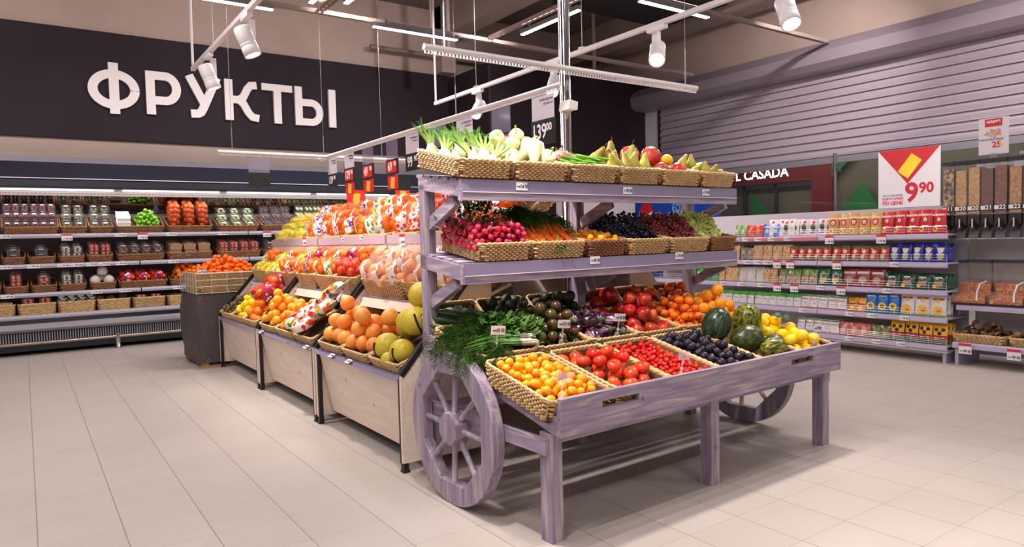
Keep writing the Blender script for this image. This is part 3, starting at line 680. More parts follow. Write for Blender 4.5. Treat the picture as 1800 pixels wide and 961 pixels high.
# melons
def streaks(name, c1, c2, sc, thr, rough=.3, c3=None):
    m, t, b = nt(name); N, L = t.nodes, t.links; b.inputs['Roughness'].default_value = rough
    tc = N.new('ShaderNodeTexCoord'); mp = N.new('ShaderNodeMapping'); mp.inputs['Scale'].default_value = sc; L.new(tc.outputs['Object'], mp.inputs[0])
    nz = N.new('ShaderNodeTexNoise'); nz.inputs['Scale'].default_value = 1; nz.inputs['Detail'].default_value = 5; nz.inputs['Distortion'].default_value = .4; L.new(mp.outputs[0], nz.inputs['Vector'])
    rp = N.new('ShaderNodeValToRGB'); e = rp.color_ramp.elements; e[0].position = thr - .05; e[0].color = srgb(c1); e[1].position = thr + .05; e[1].color = srgb(c2); L.new(nz.outputs['Fac'], rp.inputs[0])
    out = rp.outputs[0]
    if c3:       # one large pale ground patch
        d = N.new('ShaderNodeVectorMath'); d.operation = 'DISTANCE'; L.new(tc.outputs['Object'], d.inputs[0]); d.inputs[1].default_value = (.055, -.06, -.02)
        n2 = N.new('ShaderNodeTexNoise'); n2.inputs['Scale'].default_value = 25; L.new(tc.outputs['Object'], n2.inputs['Vector'])
        ad = N.new('ShaderNodeMath'); ad.operation = 'MULTIPLY_ADD'; L.new(n2.outputs['Fac'], ad.inputs[0]); ad.inputs[1].default_value = .04; L.new(d.outputs['Value'], ad.inputs[2])
        lt = N.new('ShaderNodeMath'); lt.operation = 'LESS_THAN'; L.new(ad.outputs[0], lt.inputs[0]); lt.inputs[1].default_value = .072
        mx = N.new('ShaderNodeMix'); mx.data_type = 'RGBA'; L.new(lt.outputs[0], mx.inputs[0]); L.new(out, mx.inputs[6]); mx.inputs[7].default_value = srgb(c3); out = mx.outputs[2]
    L.new(out, b.inputs['Base Color']); return m
mel_m = streaks('melon_rind', (50, 60, 20), (140, 134, 38), (75, 75, 24), .5)
mel2_m = streaks('melon_rind_dark', (44, 54, 22), (88, 94, 34), (80, 80, 26), .56)
wmel_m = streaks('watermelon_rind', (38, 54, 36), (70, 92, 64), (60, 60, 9), .58, .25, (222, 190, 40))
dkg_m = M('melon_dark', (48, 62, 44), .3, c2=(66, 80, 56), nscale=20)
def melon(name, mat, r, l, st=True):
    prof = [(max(1e-3, r * math.sin(PI * i / 14) ** .92), -l * math.cos(PI * i / 14)) for i in range(15)]
    return fruit(name, prof, mat, 24, lobes(10, .008), [('stem_end', MB().lathe([(.007, l - .004), (.006, l + .006), (.001, l + .006)], 8), brown)])
# ------------------------------------------------------------ pale wood display units (front faces -x)
lam = wood('pale_laminate', (226, 206, 190), (218, 197, 180), (234, 216, 202), axis=1, rough=.45)
MATS['pale_laminate'].node_tree.nodes['Bump'].inputs['Strength'].default_value = .05
blk = M('black_frame', (22, 20, 22), .4)
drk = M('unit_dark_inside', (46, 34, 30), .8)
BAYS = [(3.53, 4.925, 'nearest to the cart'), (4.965, 6.435, 'in the middle of the row'), (6.475, 7.95, 'at the far end of the row')]
SLP = (1.238 - .55) / (2.30 - 1.695)
for (y0, y1, wh) in BAYS:
    u = thing('display_unit', 'pale wood stepped fruit display unit %s' % wh, 'display unit', TR(1.69, y0, 0), 'pale wood fruit display units')
    W = y1 - y0
    def X(x): return x - 1.69
    for i, y in enumerate((0, W - .02)):
        MB().prism([(0, .055), (0, .54), (.59, 1.215), (.62, 1.215), (.62, .055)], y, y + .02, 'y').build('end_panel', lam, u)
        MB().bar((X(1.695), y + .01, .552), (X(2.305), y + .01, 1.245), .032, .03, (-.75, 0, .66)).build('slope_rail', blk, u)
        lg = MB().box(.002, .03, y + .024 if i == 0 else y - .024, y + .046 if i == 0 else y - .002, .05, .53).build('black_upright', blk, u)
        MB().box(.002, .035, y + .0 if i == 0 else y - .02, y + .035 if i == 0 else y + .015, .012, .055).build('foot', blk, u)
        MB().box(-.0, .04, y - .002, y + .04 if i == 0 else y + .024, 0, .012).build('foot_pad', blk, u)
    for yy in (W * .33, W * .66): MB().box(.34, .375, yy, yy + .035, 0, .09).build('foot', blk, u)
    MB().prism([(.012, .535), (.105, .09), (.12, .09), (.027, .535)], .046, W - .046, 'y').build('front_panel', lam, u)
    MB().prism([(.0, .54), (-.014, .522), (-.012, .518), (.03, .536), (.03, .546)], .03, W - .03, 'y').build('price_rail', tagp, u)
    MB().prism([(.03, .528), (.45, .70), (.45, .682), (.03, .51)], .02, W - .02, 'y').build('lower_bed', lam, u)
    MB().prism([(.34, .835), (.37, .905), (.39, .905), (.36, .835)], .02, W - .02, 'y').build('riser_board', lam, u)
    MB().box(.362, .37, .02, W - .02, .906, .914).build('riser_lip', tagp, u)
    MB().prism([(.38, .89), (.78, 1.03), (.78, 1.01), (.38, .87)], .02, W - .02, 'y').build('middle_bed', lam, u)
    MB().box(.60, .62, 0, W, 1.217, 1.353).build('top_fascia', lam, u)
    MB().box(.592, .60, 0, W, 1.285, 1.352).build('top_price_rail', M('price_rail_pink', (196, 172, 182), .25, coat=.4), u)
    MB().prism([(.62, 1.30), (1.20, 1.44), (1.20, 1.42), (.62, 1.28)], 0, W, 'y').build('top_bed', lam, u)
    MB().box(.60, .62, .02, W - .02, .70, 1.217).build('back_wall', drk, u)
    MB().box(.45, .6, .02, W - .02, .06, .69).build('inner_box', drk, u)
    # other half of the double-sided unit
    MB().prism([(1.2, 1.44), (1.78, 1.30), (2.38, .54), (2.38, .05), (1.78, .05), (1.78, 1.2), (1.2, 1.3)], 0, .02, 'y').build('far_end_panel', lam, u)
    MB().prism([(1.2, 1.44), (1.78, 1.30), (2.38, .54), (2.36, .05), (2.34, .05), (2.36, .52), (1.77, 1.27), (1.2, 1.42)], .02, W, 'y').build('far_shell', lam, u)
# chrome pole
tag(MB().tube([(2.885, 3.49, 0), (2.885, 3.49, 5.5)], .035, 20).build('chrome_pole', chrome, smooth=True), 'shiny chrome pole rising to the ceiling behind the cart', 'pole')
tag(MB().prism([(-.03, 0), (.04, .0), (.045, .05), (-.02, .06)], -.05, .05, 'y').build('paper_collar', M('paper_white', (230, 222, 222), .7), mw=TR(2.86, 3.44, 2.10)), 'white paper wrapped round the chrome pole', 'paper')
# ------------------------------------------------------------ tangerine bin on a pallet
t = thing('pallet_bin', 'fruit bin wrapped in brown-grey fabric, standing on a wooden pallet', 'bin', TR(1.475, 7.985, 0))
cl = M('bin_fabric', (74, 64, 64), .55, bump=.6, bscale=5)
BW, BD = .80, .87
mb = MB(); n = 0
rgx = random.Random(3); cols = []
path = [(x, 0) for x in np.linspace(0, BW, 10)] + [(BW, y) for y in np.linspace(0, BD, 10)[1:]] + [(x, BD) for x in np.linspace(BW, 0, 10)[1:]] + [(0, y) for y in np.linspace(BD, 0, 10)[1:-1]]
rows = 8; vs = []
for k in range(rows + 1):
    for (x, y) in path:
        f = k / rows; dx = .014 * math.sin(x * 13 + y * 9 + k * .7) + .008 * math.sin(k * 1.9 + x * 21); vs.append((x + (dx if x in (0, BW) else 0) * 1, y + (dx if y in (0, BD) else 0), .05 + f * .735))
n = len(path)
mb.add(vs, [(k * n + i, k * n + (i + 1) % n, (k + 1) * n + (i + 1) % n, (k + 1) * n + i) for k in range(rows) for i in range(n)])
mb.build('fabric_skirt', cl, t, True)
for z, x0 in ((0, 0.02), (.02, 0)):
    pass
for y in (.02, .4, .78): MB().box(.02, BW - .02, y, y + .08, .0, .022).build('pallet_board', M('pallet_wood', (170, 128, 88), .7), t)
for x in (.03, .33, .63): MB().box(x, x + .08, .02, .86, .022, .05).build('pallet_block', M('pallet_wood2', (150, 108, 72), .7), t)
for p in ((.05, -.012, .74), (.62, -.012, .74), (.1, -.012, .08)): MB().tube([(p[0] + .014 * math.cos(a), p[1], p[2] + .014 * math.sin(a)) for a in np.linspace(0, 2 * PI, 13)[:-1]], .003, 5, closed=True).build('eyelet', chrome, t)
mb = MB(); wr = .005
for z in (.80, .87, .94, 1.01): mb.tube([(0.01, 0.0, z), (BW, 0.0, z), (BW, BD, z), (.01, BD, z)], wr, 5, closed=True)
for x in np.linspace(.01, BW, 6): mb.tube([(x, 0, .79), (x, 0, 1.01)], wr, 5); mb.tube([(x, BD, .79), (x, BD, 1.01)], wr, 5)
for y in np.linspace(0, BD, 7)[1:-1]: mb.tube([(.01, y, .79), (.01, y, 1.01)], wr, 5); mb.tube([(BW, y, .79), (BW, y, 1.01)], wr, 5)
mb.build('wire_cage', M('cage_wire', (205, 196, 190), .35, .4), t)
MB().box(.03, BW - .03, .03, BD - .03, .77, .785).build('bin_floor', drk, t)
binF = TR(1.475 + BW / 2, 7.985 + BD / 2, .786)
# ------------------------------------------------------------ refrigerated wall case (front faces -y)
FX0, FX1, FY = -1.6, 6.45, 10.49
fr = thing('refrigerated_case', 'long open refrigerated wall case with produce baskets under the sign', 'refrigerator', TR(0, FY, 0))
fw = M('case_white', (196, 190, 196), .45); fs = M('case_silver', (168, 164, 172), .35, .3); fd = M('case_dark', (40, 40, 50), .25); shelfm = M('case_shelf', (170, 164, 172), .4)
MB().box(FX0, FX1, .08, .8, .05, .5).build('base_tank', M('case_black', (24, 24, 28), .6), fr)
MB().prism([(.0, .30), (-.035, .33), (-.035, .37), (.0, .40), (.08, .40), (.08, .28)], FX0, FX1, 'x').build('silver_bumper', fs, fr)
MB().box(FX0, FX1, -.01, .08, .402, .45).build('dark_band', fd, fr)
MB().prism([(-.02, .452), (-.03, .475), (-.01, .5), (.09, .505), (.09, .452)], FX0, FX1, 'x').build('silver_lip', shelfm, fr)
mb = MB(); x = FX0
while x < FX1: mb.box(x, x + .012, .05, .078, .17, .28); x += .028
mb.build('grille', M('grille_pale', (150, 148, 155), .4), fr)
tb = M('bumper_tube', (176, 162, 150), .25, .7)
MB().tube([(FX0, -.03, .155), (FX1, -.03, .155)], .02, 10).build('bumper_tube', tb, fr, True)
for x in (-1.2, .97, 3.1, 5.2): MB().tube([(x, -.03, 0), (x, -.03, .20)], .028, 12).build('bumper_post', tb, fr, True)
MB().box(FX0, FX1, .7, .8, .5, 2.2).build('back_panel', M('case_back', (120, 112, 116), .6), fr)
MB().box(FX0, FX1, 0.03, .7, .478, .492).build('base_shelf', shelfm, fr)
SHZ = [.49, .765, 1.125, 1.50]
for z in SHZ[1:]:
    x = FX0 + .04
    for sx in np.arange(-1.55, FX1 - .2, 1.42):
        MB().box(sx, min(sx + 1.405, FX1), .09, .7, z - .02, z).build('shelf_panel', shelfm, fr)
        MB().prism([(.07, z - .045), (.055, z - .02), (.075, z + .008), (.09, z + .008), (.09, z - .045)], sx, min(sx + 1.405, FX1), 'x').build('shelf_lip', M('case_lip', (182, 176, 190), .35), fr)
MB().box(FX0, FX1, .05, .13, 1.99, 2.045).build('air_vent', M('vent_beige', (190, 178, 176), .5), fr)
mb = MB(); x = FX0
while x < FX1: mb.box(x, x + .03, .046, .051, 2.012, 2.02); x += .045
mb.build('vent_slots', M('vent_slot', (120, 110, 115), .6), fr)
MB().box(FX0, FX1, .05, .7, 2.05, 2.11).build('top_panel', fw, fr)
for k, x in enumerate(np.arange(-1.5, 6.2, 1.31)):
    lf = MB().box(x, x + 1.2, .02, .045, 2.05, 2.068).build('case_lamp', M('case_lamp_lit', (255, 250, 252), .5, emis=2.6), fr)
    area('case_light', TR(x + .6, FY + .10, 1.98) @ RX(25), 1.2, .05, 4.2, parent=fr)
MB().prism([(.02, 2.075), (-.01, 2.1), (-.01, 2.175), (.03, 2.195), (.7, 2.195), (.7, 2.075)], FX0, FX1, 'x').build('canopy_nose', fd, fr)
MB().box(FX0, FX1, -.0, .035, 2.195, 2.205).build('canopy_strip', white_met, fr)
MB().prism([(.03, 2.2), (.19, 2.42), (.85, 2.42), (.85, 2.2)], FX0, FX1, 'x').build('canopy_film', M('canopy_gloss', (50, 52, 66), .12, coat=.6, bump=.5, bscale=2.2, stretch=(.5, 1, 1)), fr)
mir = M('mirror', (205, 205, 205), .03, 1)
MB().prism([(.50, 2.045), (.64, 1.80), (.655, 1.81), (.515, 2.055)], FX0 + .02, FX1, 'x').build('mirror_panel', mir, fr)
# ------------------------------------------------------------ gondola of packets at right (front faces -x)
gw = M('gondola_mauve', (176, 162, 186), .4); gp = M('gondola_panel', (196, 186, 194), .5); wire = M('fence_wire', (222, 214, 220), .3, .5)
GZ = [.17, .435, .70, .97, 1.245]
go = thing('shelf_gondola', 'mauve metal shelving gondola full of snack packets at right', 'shelf unit', TR(7.2, 3.07, 0))
GL = 4.0
MB().box(.42, .46, 0, GL, .05, 1.525).build('back_panel', gp, go)
MB().box(.0, .42, 0, GL, .10, .125).build('plinth', gp, go)
for y in (0.02, 1.33, 2.66): MB().box(.02, .40, y, y + .03, 0, .12).build('foot', gw, go)
for k, z in enumerate(GZ):
    for j in range(3):
        y0, y1 = j * 1.335, j * 1.335 + 1.325
        MB().box(.01, .42, y0, y1, z - .015, z).build('shelf_panel', gp, go)
        MB().prism([(.01, z + .004), (-.012, z - .006), (-.018, z - .04), (-.006, z - .052), (.01, z - .05)], y0, y1, 'y').build('shelf_lip', gw, go)
        mb = MB()
        for zz in ((.025, .05, .075) if k else (.02, .038, .056, .074)): mb.tube([(.0, y0 + .01, z + zz), (.0, y1 - .01, z + zz)], .002, 4)
        for yy in np.linspace(y0 + .01, y1 - .01, 9): mb.tube([(.0, yy, z), (.0, yy, z + .075)], .002, 4)
        mb.build('wire_fence', wire, go)
# second unit with bulk dispensers
g2 = thing('shelf_unit', 'mauve shelf unit under the bulk food dispensers at far right', 'shelf unit', TR(7.2, .9, 0))
GL2 = 2.13
MB().box(.5, .54, 0, GL2, .05, 1.95).build('back_panel', gp, g2)
for z, xf, nm in ((.215, .02, 'base_shelf'), (.57, .10, 'bin_shelf')):
    MB().box(xf, .5, 0, GL2, z - .02, z).build(nm, gp, g2)
    MB().prism([(xf, z + .006), (xf - .016, z - .01), (xf - .018, z - .05), (xf, z - .055)], 0, GL2, 'y').build('shelf_lip', gw, g2)
MB().box(.14, .5, 0, GL2, 1.19, 1.2).build('dispenser_shelf', gp, g2)
MB().box(.04, .5, GL2 - .04, GL2 - .01, 0, .2).build('foot', gw, g2)
acr = M('clear_acrylic', (210, 205, 205), .08, alpha=.13, spec=.6)
def grain(name, c, c2, sc=60): return M(name, c, .6, c2=c2, nscale=sc, ramp=(.42, .58), bump=.5, bscale=sc)
gr = [grain('muesli_dark', (196, 160, 120), (60, 36, 28), 26), grain('peanuts_pale', (205, 160, 108), (170, 124, 76)), grain('peanuts_tan', (208, 166, 112), (176, 130, 80)),
      grain('nuts_red', (112, 52, 34), (80, 34, 24)), grain('almonds', (140, 78, 42), (104, 54, 30)), grain('grain_gold', (200, 150, 84), (150, 104, 56))]
DSP = [(3.125, '11', 'mixed dark muesli'), (3.015, '20', 'pale peanuts'), (2.905, '20', 'tan nuts'), (2.795, '21', 'dark red nuts'), (2.685, '22', 'brown almonds'), (2.57, '23', 'golden grains'), (2.46, '24', 'golden seeds')]
for i, (y, num, what) in enumerate(DSP):
    t = thing('bulk_dispenser', 'clear upright bulk dispenser of %s, %s' % (what, ['leftmost', 'second from left', 'third from left', 'fourth from left', 'fifth from left', 'sixth from left', 'at the right edge'][i]), 'dispenser', TR(7.33, y, 1.2), 'bulk food dispensers')
    hw_ = .05
    MB().box(0, .16, -hw_, hw_, .22, .70).build('clear_hopper', acr, t)
    MB().box(.006, .154, -hw_ + .006, hw_ - .006, .23, .66 - .02 * (i % 2)).build('food_filling', gr[min(i, 5)], t)
    MB().box(-.01, .17, -hw_ - .003, hw_ + .003, .70, .73).build('lid', M('lid_dark', (40, 38, 44), .4), t)
    mb = MB(); mb.box(0, .16, -hw_, hw_, .12, .22); mb.build('dispenser_neck', M('neck_black', (26, 24, 26), .3), t)
    MB().prism([(-.004, .0), (-.004, .03), (.05, .12), (.12, .12), (.12, .0)], -hw_ + .01, hw_ - .01, 'y').build('spout', M('spout_smoke', (90, 84, 88), .2), t)
    MB().tube([(-.02, 0, .11), (.05, 0, .13)], .035, 14).build('dial', M('dial_black', (30, 27, 30), .25), t, True)
    MB().box(-.03, -.018, -.006, .006, .10, .18).build('handle', M('dial_chrome', (190, 185, 190), .2, .9), t)
    MB().box(-.006, -.001, -hw_, hw_, .255, .305).build('number_plate', M('plate_dark', (58, 50, 58), .4), t)
    mb = MB(); add_text(mb, num, .055, TR(-.008, -.018, .28) @ FACE_X, .001); mb.build('number', flat((240, 236, 240)), t)
    MB().box(-.009, -.006, .012, .048, .262, .298).build('white_sticker', flat((226, 220, 222)), t)
for i, y in enumerate((2.93, 2.63, 2.33)):
    t = thing('scoop_bin', 'clear scoop bin of colourful candied fruit, %s' % ['left one on the shelf under the dispensers', 'middle one under the dispensers', 'one cut by the right edge'][i], 'bin', TR(7.33, y, .57), 'candied fruit scoop bins')
    MB().prism([(-.03, .0), (-.04, .09), (-.01, .13), (.10, .13), (.10, .40), (.34, .40), (.34, 0)], -.14, .14, 'y').build('clear_bin', acr, t)
    mb = MB(); mb.prism([(-.015, .01), (-.02, .08), (.11, .10), (.11, .2), (.33, .22), (.33, .01)], -.13, .13, 'y'); mb.build('candied_fruit', print_mat('candied_mix', (190, 90, 40), [(206, 60, 40), (222, 140, 50), (196, 180, 70), (160, 60, 50)], 55, .6), t)
    MB().box(-.045, .35, -.145, .145, -.0, .018).build('bin_base', blk, t)
    MB().box(.09, .35, -.145, .145, .395, .415).build('bin_lid', M('lid_dark', (40, 38, 44), .4), t)
    MB().tube([(.09, -.1, .22), (-.02, -.09, .20), (-.06, -.08, .12), (-.05, -.075, .05)], .008, 8).build('scoop_handle', M('scoop_white', (220, 214, 214), .3), t, True)
# hanging promo sheet over the dispensers
t = thing('promo_sheet', 'clear framed promo sheet reading АКЦИЯ standing over the dispensers', 'sign', TR(7.38, 2.765, 1.97))
MB().box(0, .006, -.122, .122, 0, .335).build('clear_frame', M('sheet_white', (222, 212, 220), .3), t)
MB().box(-.003, 0, -.07, .07, .255, .325).build('red_heading', pr, t)
mb = MB(); add_text(mb, 'АКЦИЯ!', .031, TR(-.004, 0, .297) @ FACE_X, .001); mb.build('heading_print', flat((240, 230, 235)), t)
mb = MB(); add_text(mb, '25', .075, TR(-.002, -.025, .085) @ FACE_X, .002); mb.build('price_print', M('print_red'
, (205, 35, 55), .4), t)
mb = MB(); add_text(mb, 'ОРЕХИ ВЕСОВЫЕ', .024, TR(-.002, .02, .135) @ FACE_X); mb.build('caption_print', flat((70, 60, 66)), t)
mb = MB()
for i in range(16):
    a = i * 2.4; mb.ball((-.003, .018 * math.sqrt(i) * math.cos(a), .195 + .009 * math.sqrt(i) * math.sin(a)), .014, 7, 4, (.3, 1, .7))
mb.build('nut_picture', M('nut_print', (186, 130, 100), .5, c2=(214, 176, 150), nscale=60), t)
MB().prism([(-.05, .07), (-.085, .09), (-.05, .11)], -.003, 0, 'x').build('yellow_arrow', flat((238, 205, 60)), t)
MB().box(.0, .01, -.03, .03, -.055, .01).build('sheet_holder', acr, t)
# ------------------------------------------------------------ things seen between the cart shelves
for y, lb in ((7.9, 'plain white cabinet far behind the cart, left'), (6.95, 'plain white cabinet far behind the cart, right')):
    pass
t = thing('drinks_cooler', 'blue drinks cooler with round red, white and blue badge seen between the cart shelves', 'cooler', TR(9.0, 7.6, 0))
bl = M('cooler_blue', (28, 70, 170), .4)
MB().box(0, .6, 0, 1.5, 0, 1.98).build('cabinet', bl, t)
MB().tube([(-.01, 1.12, 1.72), (.0, 1.12, 1.72)], .15, 24).build('badge', flat((214, 30, 44)), t)
MB().prism([(1.25, 1.64), (1.10, 1.66), (.98, 1.72), (.99, 1.6), (1.1, 1.56), (1.2, 1.58)], -.016, -.011, 'x').build('badge_wave', flat((230, 228, 235)), t)
mb = MB()
for i in range(10): a = i * PI / 5; mb.tube([(-.005, .4 + .1 * math.cos(a), 1.75 + .12 * math.sin(a)), (-.005, .4 + .03 * math.cos(a + .5), 1.75 + .04 * math.sin(a + .5))], .006, 4)
mb.tube([(-.005, .4 + .11 * math.cos(a), 1.75 + .13 * math.sin(a)) for a in np.linspace(0, 2 * PI, 21)[:-1]], .008, 4, closed=True)
mb.build('round_emblem', flat((160, 205, 226)), t)
t = thing('white_cabinet', 'white cabinet wall seen between the cart shelves behind the black grapes', 'cabinet', TR(7.6, 7.9, 0))
MB().box(0, .5, 0.2, 1.6, 0, 1.98).build('cabinet_body', gp, t); MB().box(-.01, 0, .9, .93, .1, 1.98).build('door_edge', grey_met, t)
# ------------------------------------------------------------ hanging price rails
def rail(p, q, wires, label):
    t = thing('price_hanging_rail', label, 'rail'); p, q = Vector(p), Vector(q)
    t.matrix_world = Matrix.Translation(p)
    MB().tube([(0, 0, 0), q - p], .017, 10).build('tube', rail_white, t, True)
    mb = MB(); d = (q - p); n = int(d.length / .022); u = d.normalized(); mb.bar(u * .01 + Vector((0, 0, -.034)), d - u * .01 + Vector((0, 0, -.034)), .006, .004)
    for i in range(n): mb.bar(u * (i * .022 + .01) + Vector((0, 0, -.016)), u * (i * .022 + .01) + Vector((0, 0, -.034)), .012, .005, u)
    mb.build('toothed_strip', rail_white, t)
    for s in wires:
        a = d * s
        h = MB(); h.tube([a + Vector((0, 0, .26)), a + Vector((0, 0, 3.1))], .002, 4); h.build('wire', steel, t)
        h = MB(); h.tube([a + Vector((0, 0, .015)), a + Vector((0, 0, .26))], .005, 5); h.build('hook', steel, t)
rail((3.0, 3.66, 2.325), (3.0, 8.3, 2.325), (.3, .97), 'long price rail running away from the chrome pole, hung with price cards')
rail((1.80, 3.35, 2.335), (3.98, 3.35, 2.335), (.06, .945), 'bare white price rail hanging in front of the chrome pole')
rail((1.77, 8.02, 2.32), (5.6, 8.02, 2.32), (.04, .5), 'far price rail in front of the refrigerated case')
sleeve = M('clear_sleeve', (150, 140, 165), .1, alpha=.45); cardw = M('card_white', (216, 206, 220), .45); numb = M('number_black', (26, 24, 28), .4); red = M('card_red', (222, 42, 30), .4)
def pcard(c, w, rot, top, parts, label, txt=None, tcol=None):
    """c centre of the top edge; parts (kind, z0, z1) down from the top"""
    t = thing('hanging_price_card', label, 'price card', TR(*c) @ RZ(rot), 'price cards hanging from the rails')
    for s in (-1, 1): MB().tube([(s * w * .3, 0, 0), (s * w * .3, 0, .05)], .002, 4).build('hook', steel, t)
    for i, (kd, z0, z1) in enumerate(parts):
        mm = {'s': sleeve, 'w': cardw, 'b': numb, 'r': red}[kd]; th = .012 if kd == 'b' else .003; ww = w * (.5 if kd != 'b' else .52) * (.9 if kd == 'r' else 1)
        MB().box(-ww, ww, -th / 2, th / 2, -z1, -z0).build({'s': 'clear_sleeve', 'w': 'white_sheet', 'b': 'number_board', 'r': 'red_card'}[kd], mm, t)
        if kd == 'w':
            mb = MB(); add_text(mb, 'Грейпфруты', .026, TR(w * .46, -.003, -z0 - .03) @ FACE_Y, align='RIGHT'); add_text(mb, 'Китай, кг', .024, TR(w * .46, -.003, -z0 - .06) @ FACE_Y, align='RIGHT'); mb.build('sheet_print', flat((90, 84, 96)), t)
        if kd == 'b' and txt:
            zc = -(z0 + z1) / 2
            if tcol:
                k = len(txt[0]) + 2
                MB().box(-w * .42, w * .42, -.009, -.0062, -z1 + .015, -z0 - .015).build('number_field', tcol, t)
            mb = MB(); add_text(mb, txt[0], (z1 - z0) * .82, TR(-w * .14, -.010, zc) @ FACE_Y @ SC(.8, 1, 1), .003); add_text(mb, txt[1], (z1 - z0) * .42, TR(w * .3, -.010, zc + (z1 - z0) * .15) @ FACE_Y @ SC(.9, 1, 1), .002)
            mb.build('number_print', flat((244, 240, 242)), t)
        if kd == 'r':
            zc = -(z0 + z1) / 2; MB().prism([(-.05, zc - .05), (.04, zc - .06), (.055, zc + .045), (-.03, zc + .055)], -.006, -.002, 'y').build('yellow_badge', flat((246, 186, 60)), t)
Xr = 3.0
def yc(a, b2): return (Xr, (a + b2) / 2, 2.285)
cards = [((3.75, 4.0), [('w', 0, .165), ('b', .165, .335)], ('139', '00'), None, 'white price card 139 00 on black, beside the chrome pole'),
 ((4.27, 4.52), [('s', 0, .19), ('b', .19, .35)], ('89', '90'), red, 'clear price card with red numbers above the cream peppers'),
 ((4.80, 5.05), [('w', 0, .16), ('b', .16, .32)], ('99', '00'), None, 'white price card behind the fennel, right'),
 ((5.28, 5.52), [('s', 0, .18), ('b', .18, .33)], ('79', '00'), None, 'clear price card behind the fennel, left'),
 ((5.73, 5.99), [('w', 0, .17), ('b', .17, .33)], ('99', '90'), None, 'white price card half behind the top left basket'),
 ((6.17, 6.42), [('s', 0, .18), ('b', .18, .325), ('r', .34, .47)], ('69', '90'), red, 'price card 69 90 with red card below, nearest such'),
 ((6.74, 7.02), [('s', 0, .17), ('b', .17, .32), ('r', .33, .46)], ('49', '90'), red, 'price card 49 90 with red card below, middle'),
 ((7.25, 7.52), [('w', 0, .16), ('b', .16, .31), ('r', .32, .45)], ('129', '90'), red, 'price card 129 90 with red card below, farthest'),
 ((7.76, 8.03), [('w', 0, .18), ('b', .18, .32)], ('129', '90'), None, 'price card 129 90 in white on black at rail end')]
for (a, b2), parts, txt, tc_, lb in cards: pcard(yc(a, b2), b2 - a, -90, 0, parts, lb, txt, tc_)
pcard((2.2, 8.02, 2.275), .23, 0, 0, [('s', 0, .17), ('b', .17, .33)], 'grey sleeve and blank black board hanging over the case')
pcard((3.33, 8.02, 2.275), .26, 0, 0, [('b', 0, .33), ('r', .34, .52)], 'black board and red card hanging behind the 129 90 card')
pcard((3.95, 8.02, 2.275), .22, 0, 0, [('b', .19, .32), ('r', .33, .45)], 'small black board and red card farther right on the far rail')
# ------------------------------------------------------------ more produce: leafy things, bunches, bags
rg = random.Random(11)
def ribbon(mb, pts, w0, w1, side=(0, 0, 1)):
    side = Vector(side); n = len(pts); vs = []
    for i, p in enumerate(pts):
        d = Vector(pts[min(i + 1, n - 1)]) - Vector(pts[max(i - 1, 0)]); s = d.cross(side)
        if s.length < 1e-5: s = Vector((1, 0, 0))
        s.normalize(); w = w0 + (w1 - w0) * i / (n - 1); vs += [Vector(p) + s * w / 2, Vector(p) - s * w / 2]
    mb.add(vs, [(2 * i, 2 * i + 1, 2 * i + 3, 2 * i + 2) for i in range(n - 1)])
def plume(mb, p0, d, L, droop, nl=16, ll=.03, lw=.0016, sub=True):
    pts = []; p = Vector(p0); d = Vector(d).normalized(); k = nl
    for i in range(k + 1):
        pts.append(p.copy()); p = p + d * L / k; d = (d + Vector((rg.uniform(-.04, .04), rg.uniform(-.04, .04), -droop / k))).normalized()
    mb.tube(pts[::2], [.0016 * (1 - .7 * i / (k / 2)) for i in range(len(pts[::2]))], 3, cap=False)
    for i in range(int(k * .25), k + 1):
        t = i / k; d = (pts[min(i + 1, k)] - pts[max(0, i - 1)]).normalized(); l = ll * (1.15 - t * .6)
        for s in range(3):
            a = Vector((rg.uniform(-1, 1), rg.uniform(-1, 1), rg.uniform(-1, 1))).cross(d).normalized(); e = pts[i] + (a * .75 + d * .7) * l + Vector((0, 0, -.15 * l))
            m_ = pts[i] + (a * .45 + d * .3) * l; ribbon(mb, [pts[i], m_, e], lw, lw * .4, (a.y, -a.x, .3))
            if sub:
                b2 = a.cross(d).normalized()
                for q in (-1, 1): ribbon(mb, [m_, m_ + (b2 * q * .5 + a * .3 + d * .3) * l * .6], lw * .8, lw * .3, (a.x, a.y, a.z + .1))
dill_m = M('dill_green', (60, 92, 24), .85, spec=.15, c2=(36, 62, 16), nscale=12, rand=.15)
pars_m = M('parsley_green', (84, 128, 44), .6, spec=.3, c2=(54, 92, 28), nscale=25, rand=.12)
oni_m = M('onion_green', (96, 140, 62), .4, c2=(66, 112, 46), nscale=30)
def dill_proto(k):
    mb = MB()
    for i in range(34):
        a = rg.uniform(-.55, .55); e = rg.uniform(-.05, .5)
        plume(mb, (rg.uniform(-.02, .02), rg.uniform(-.01, .03), rg.uniform(0, .02)), (math.sin(a), -math.cos(a), e), rg.uniform(.2, .29), rg.uniform(.7, 1.5), 15, .036, .0026)
    o = mb.build('dill_bunch', dill_m)
    st = MB()
    for i in range(10): st.tube([(rg.uniform(-.015, .015), .0, rg.uniform(0, .02)), (rg.uniform(-.02, .02), .09, rg.uniform(0, .02))], .002, 4)
    return reg(o, [st.build('stems', oni_m, o)])
P_dill = [dill_proto(0), dill_proto(1)]
def leaf(mb, c, d, up, s, lob=3):
    d = Vector(d).normalized(); up = Vector(up).normalized(); r = d.cross(up).normalized(); c = Vector(c); n = 11; pts = []
    for i in range(n):
        a = -2.3 + 4.6 * i / (n - 1); R = s * (.62 + .38 * abs(math.cos(a * lob * .75))) * (1.15 - .2 * abs(a) / 2.3); pts.append(c + d * (R * math.cos(a) * .9 + s * .4) + r * R * math.sin(a) * .7 + up * (-.25 * s * math.sin(a) ** 2 + .05 * s * (i % 2)))
    mb.add([c] + pts, [(0, i, i + 1) for i in range(1, n)])
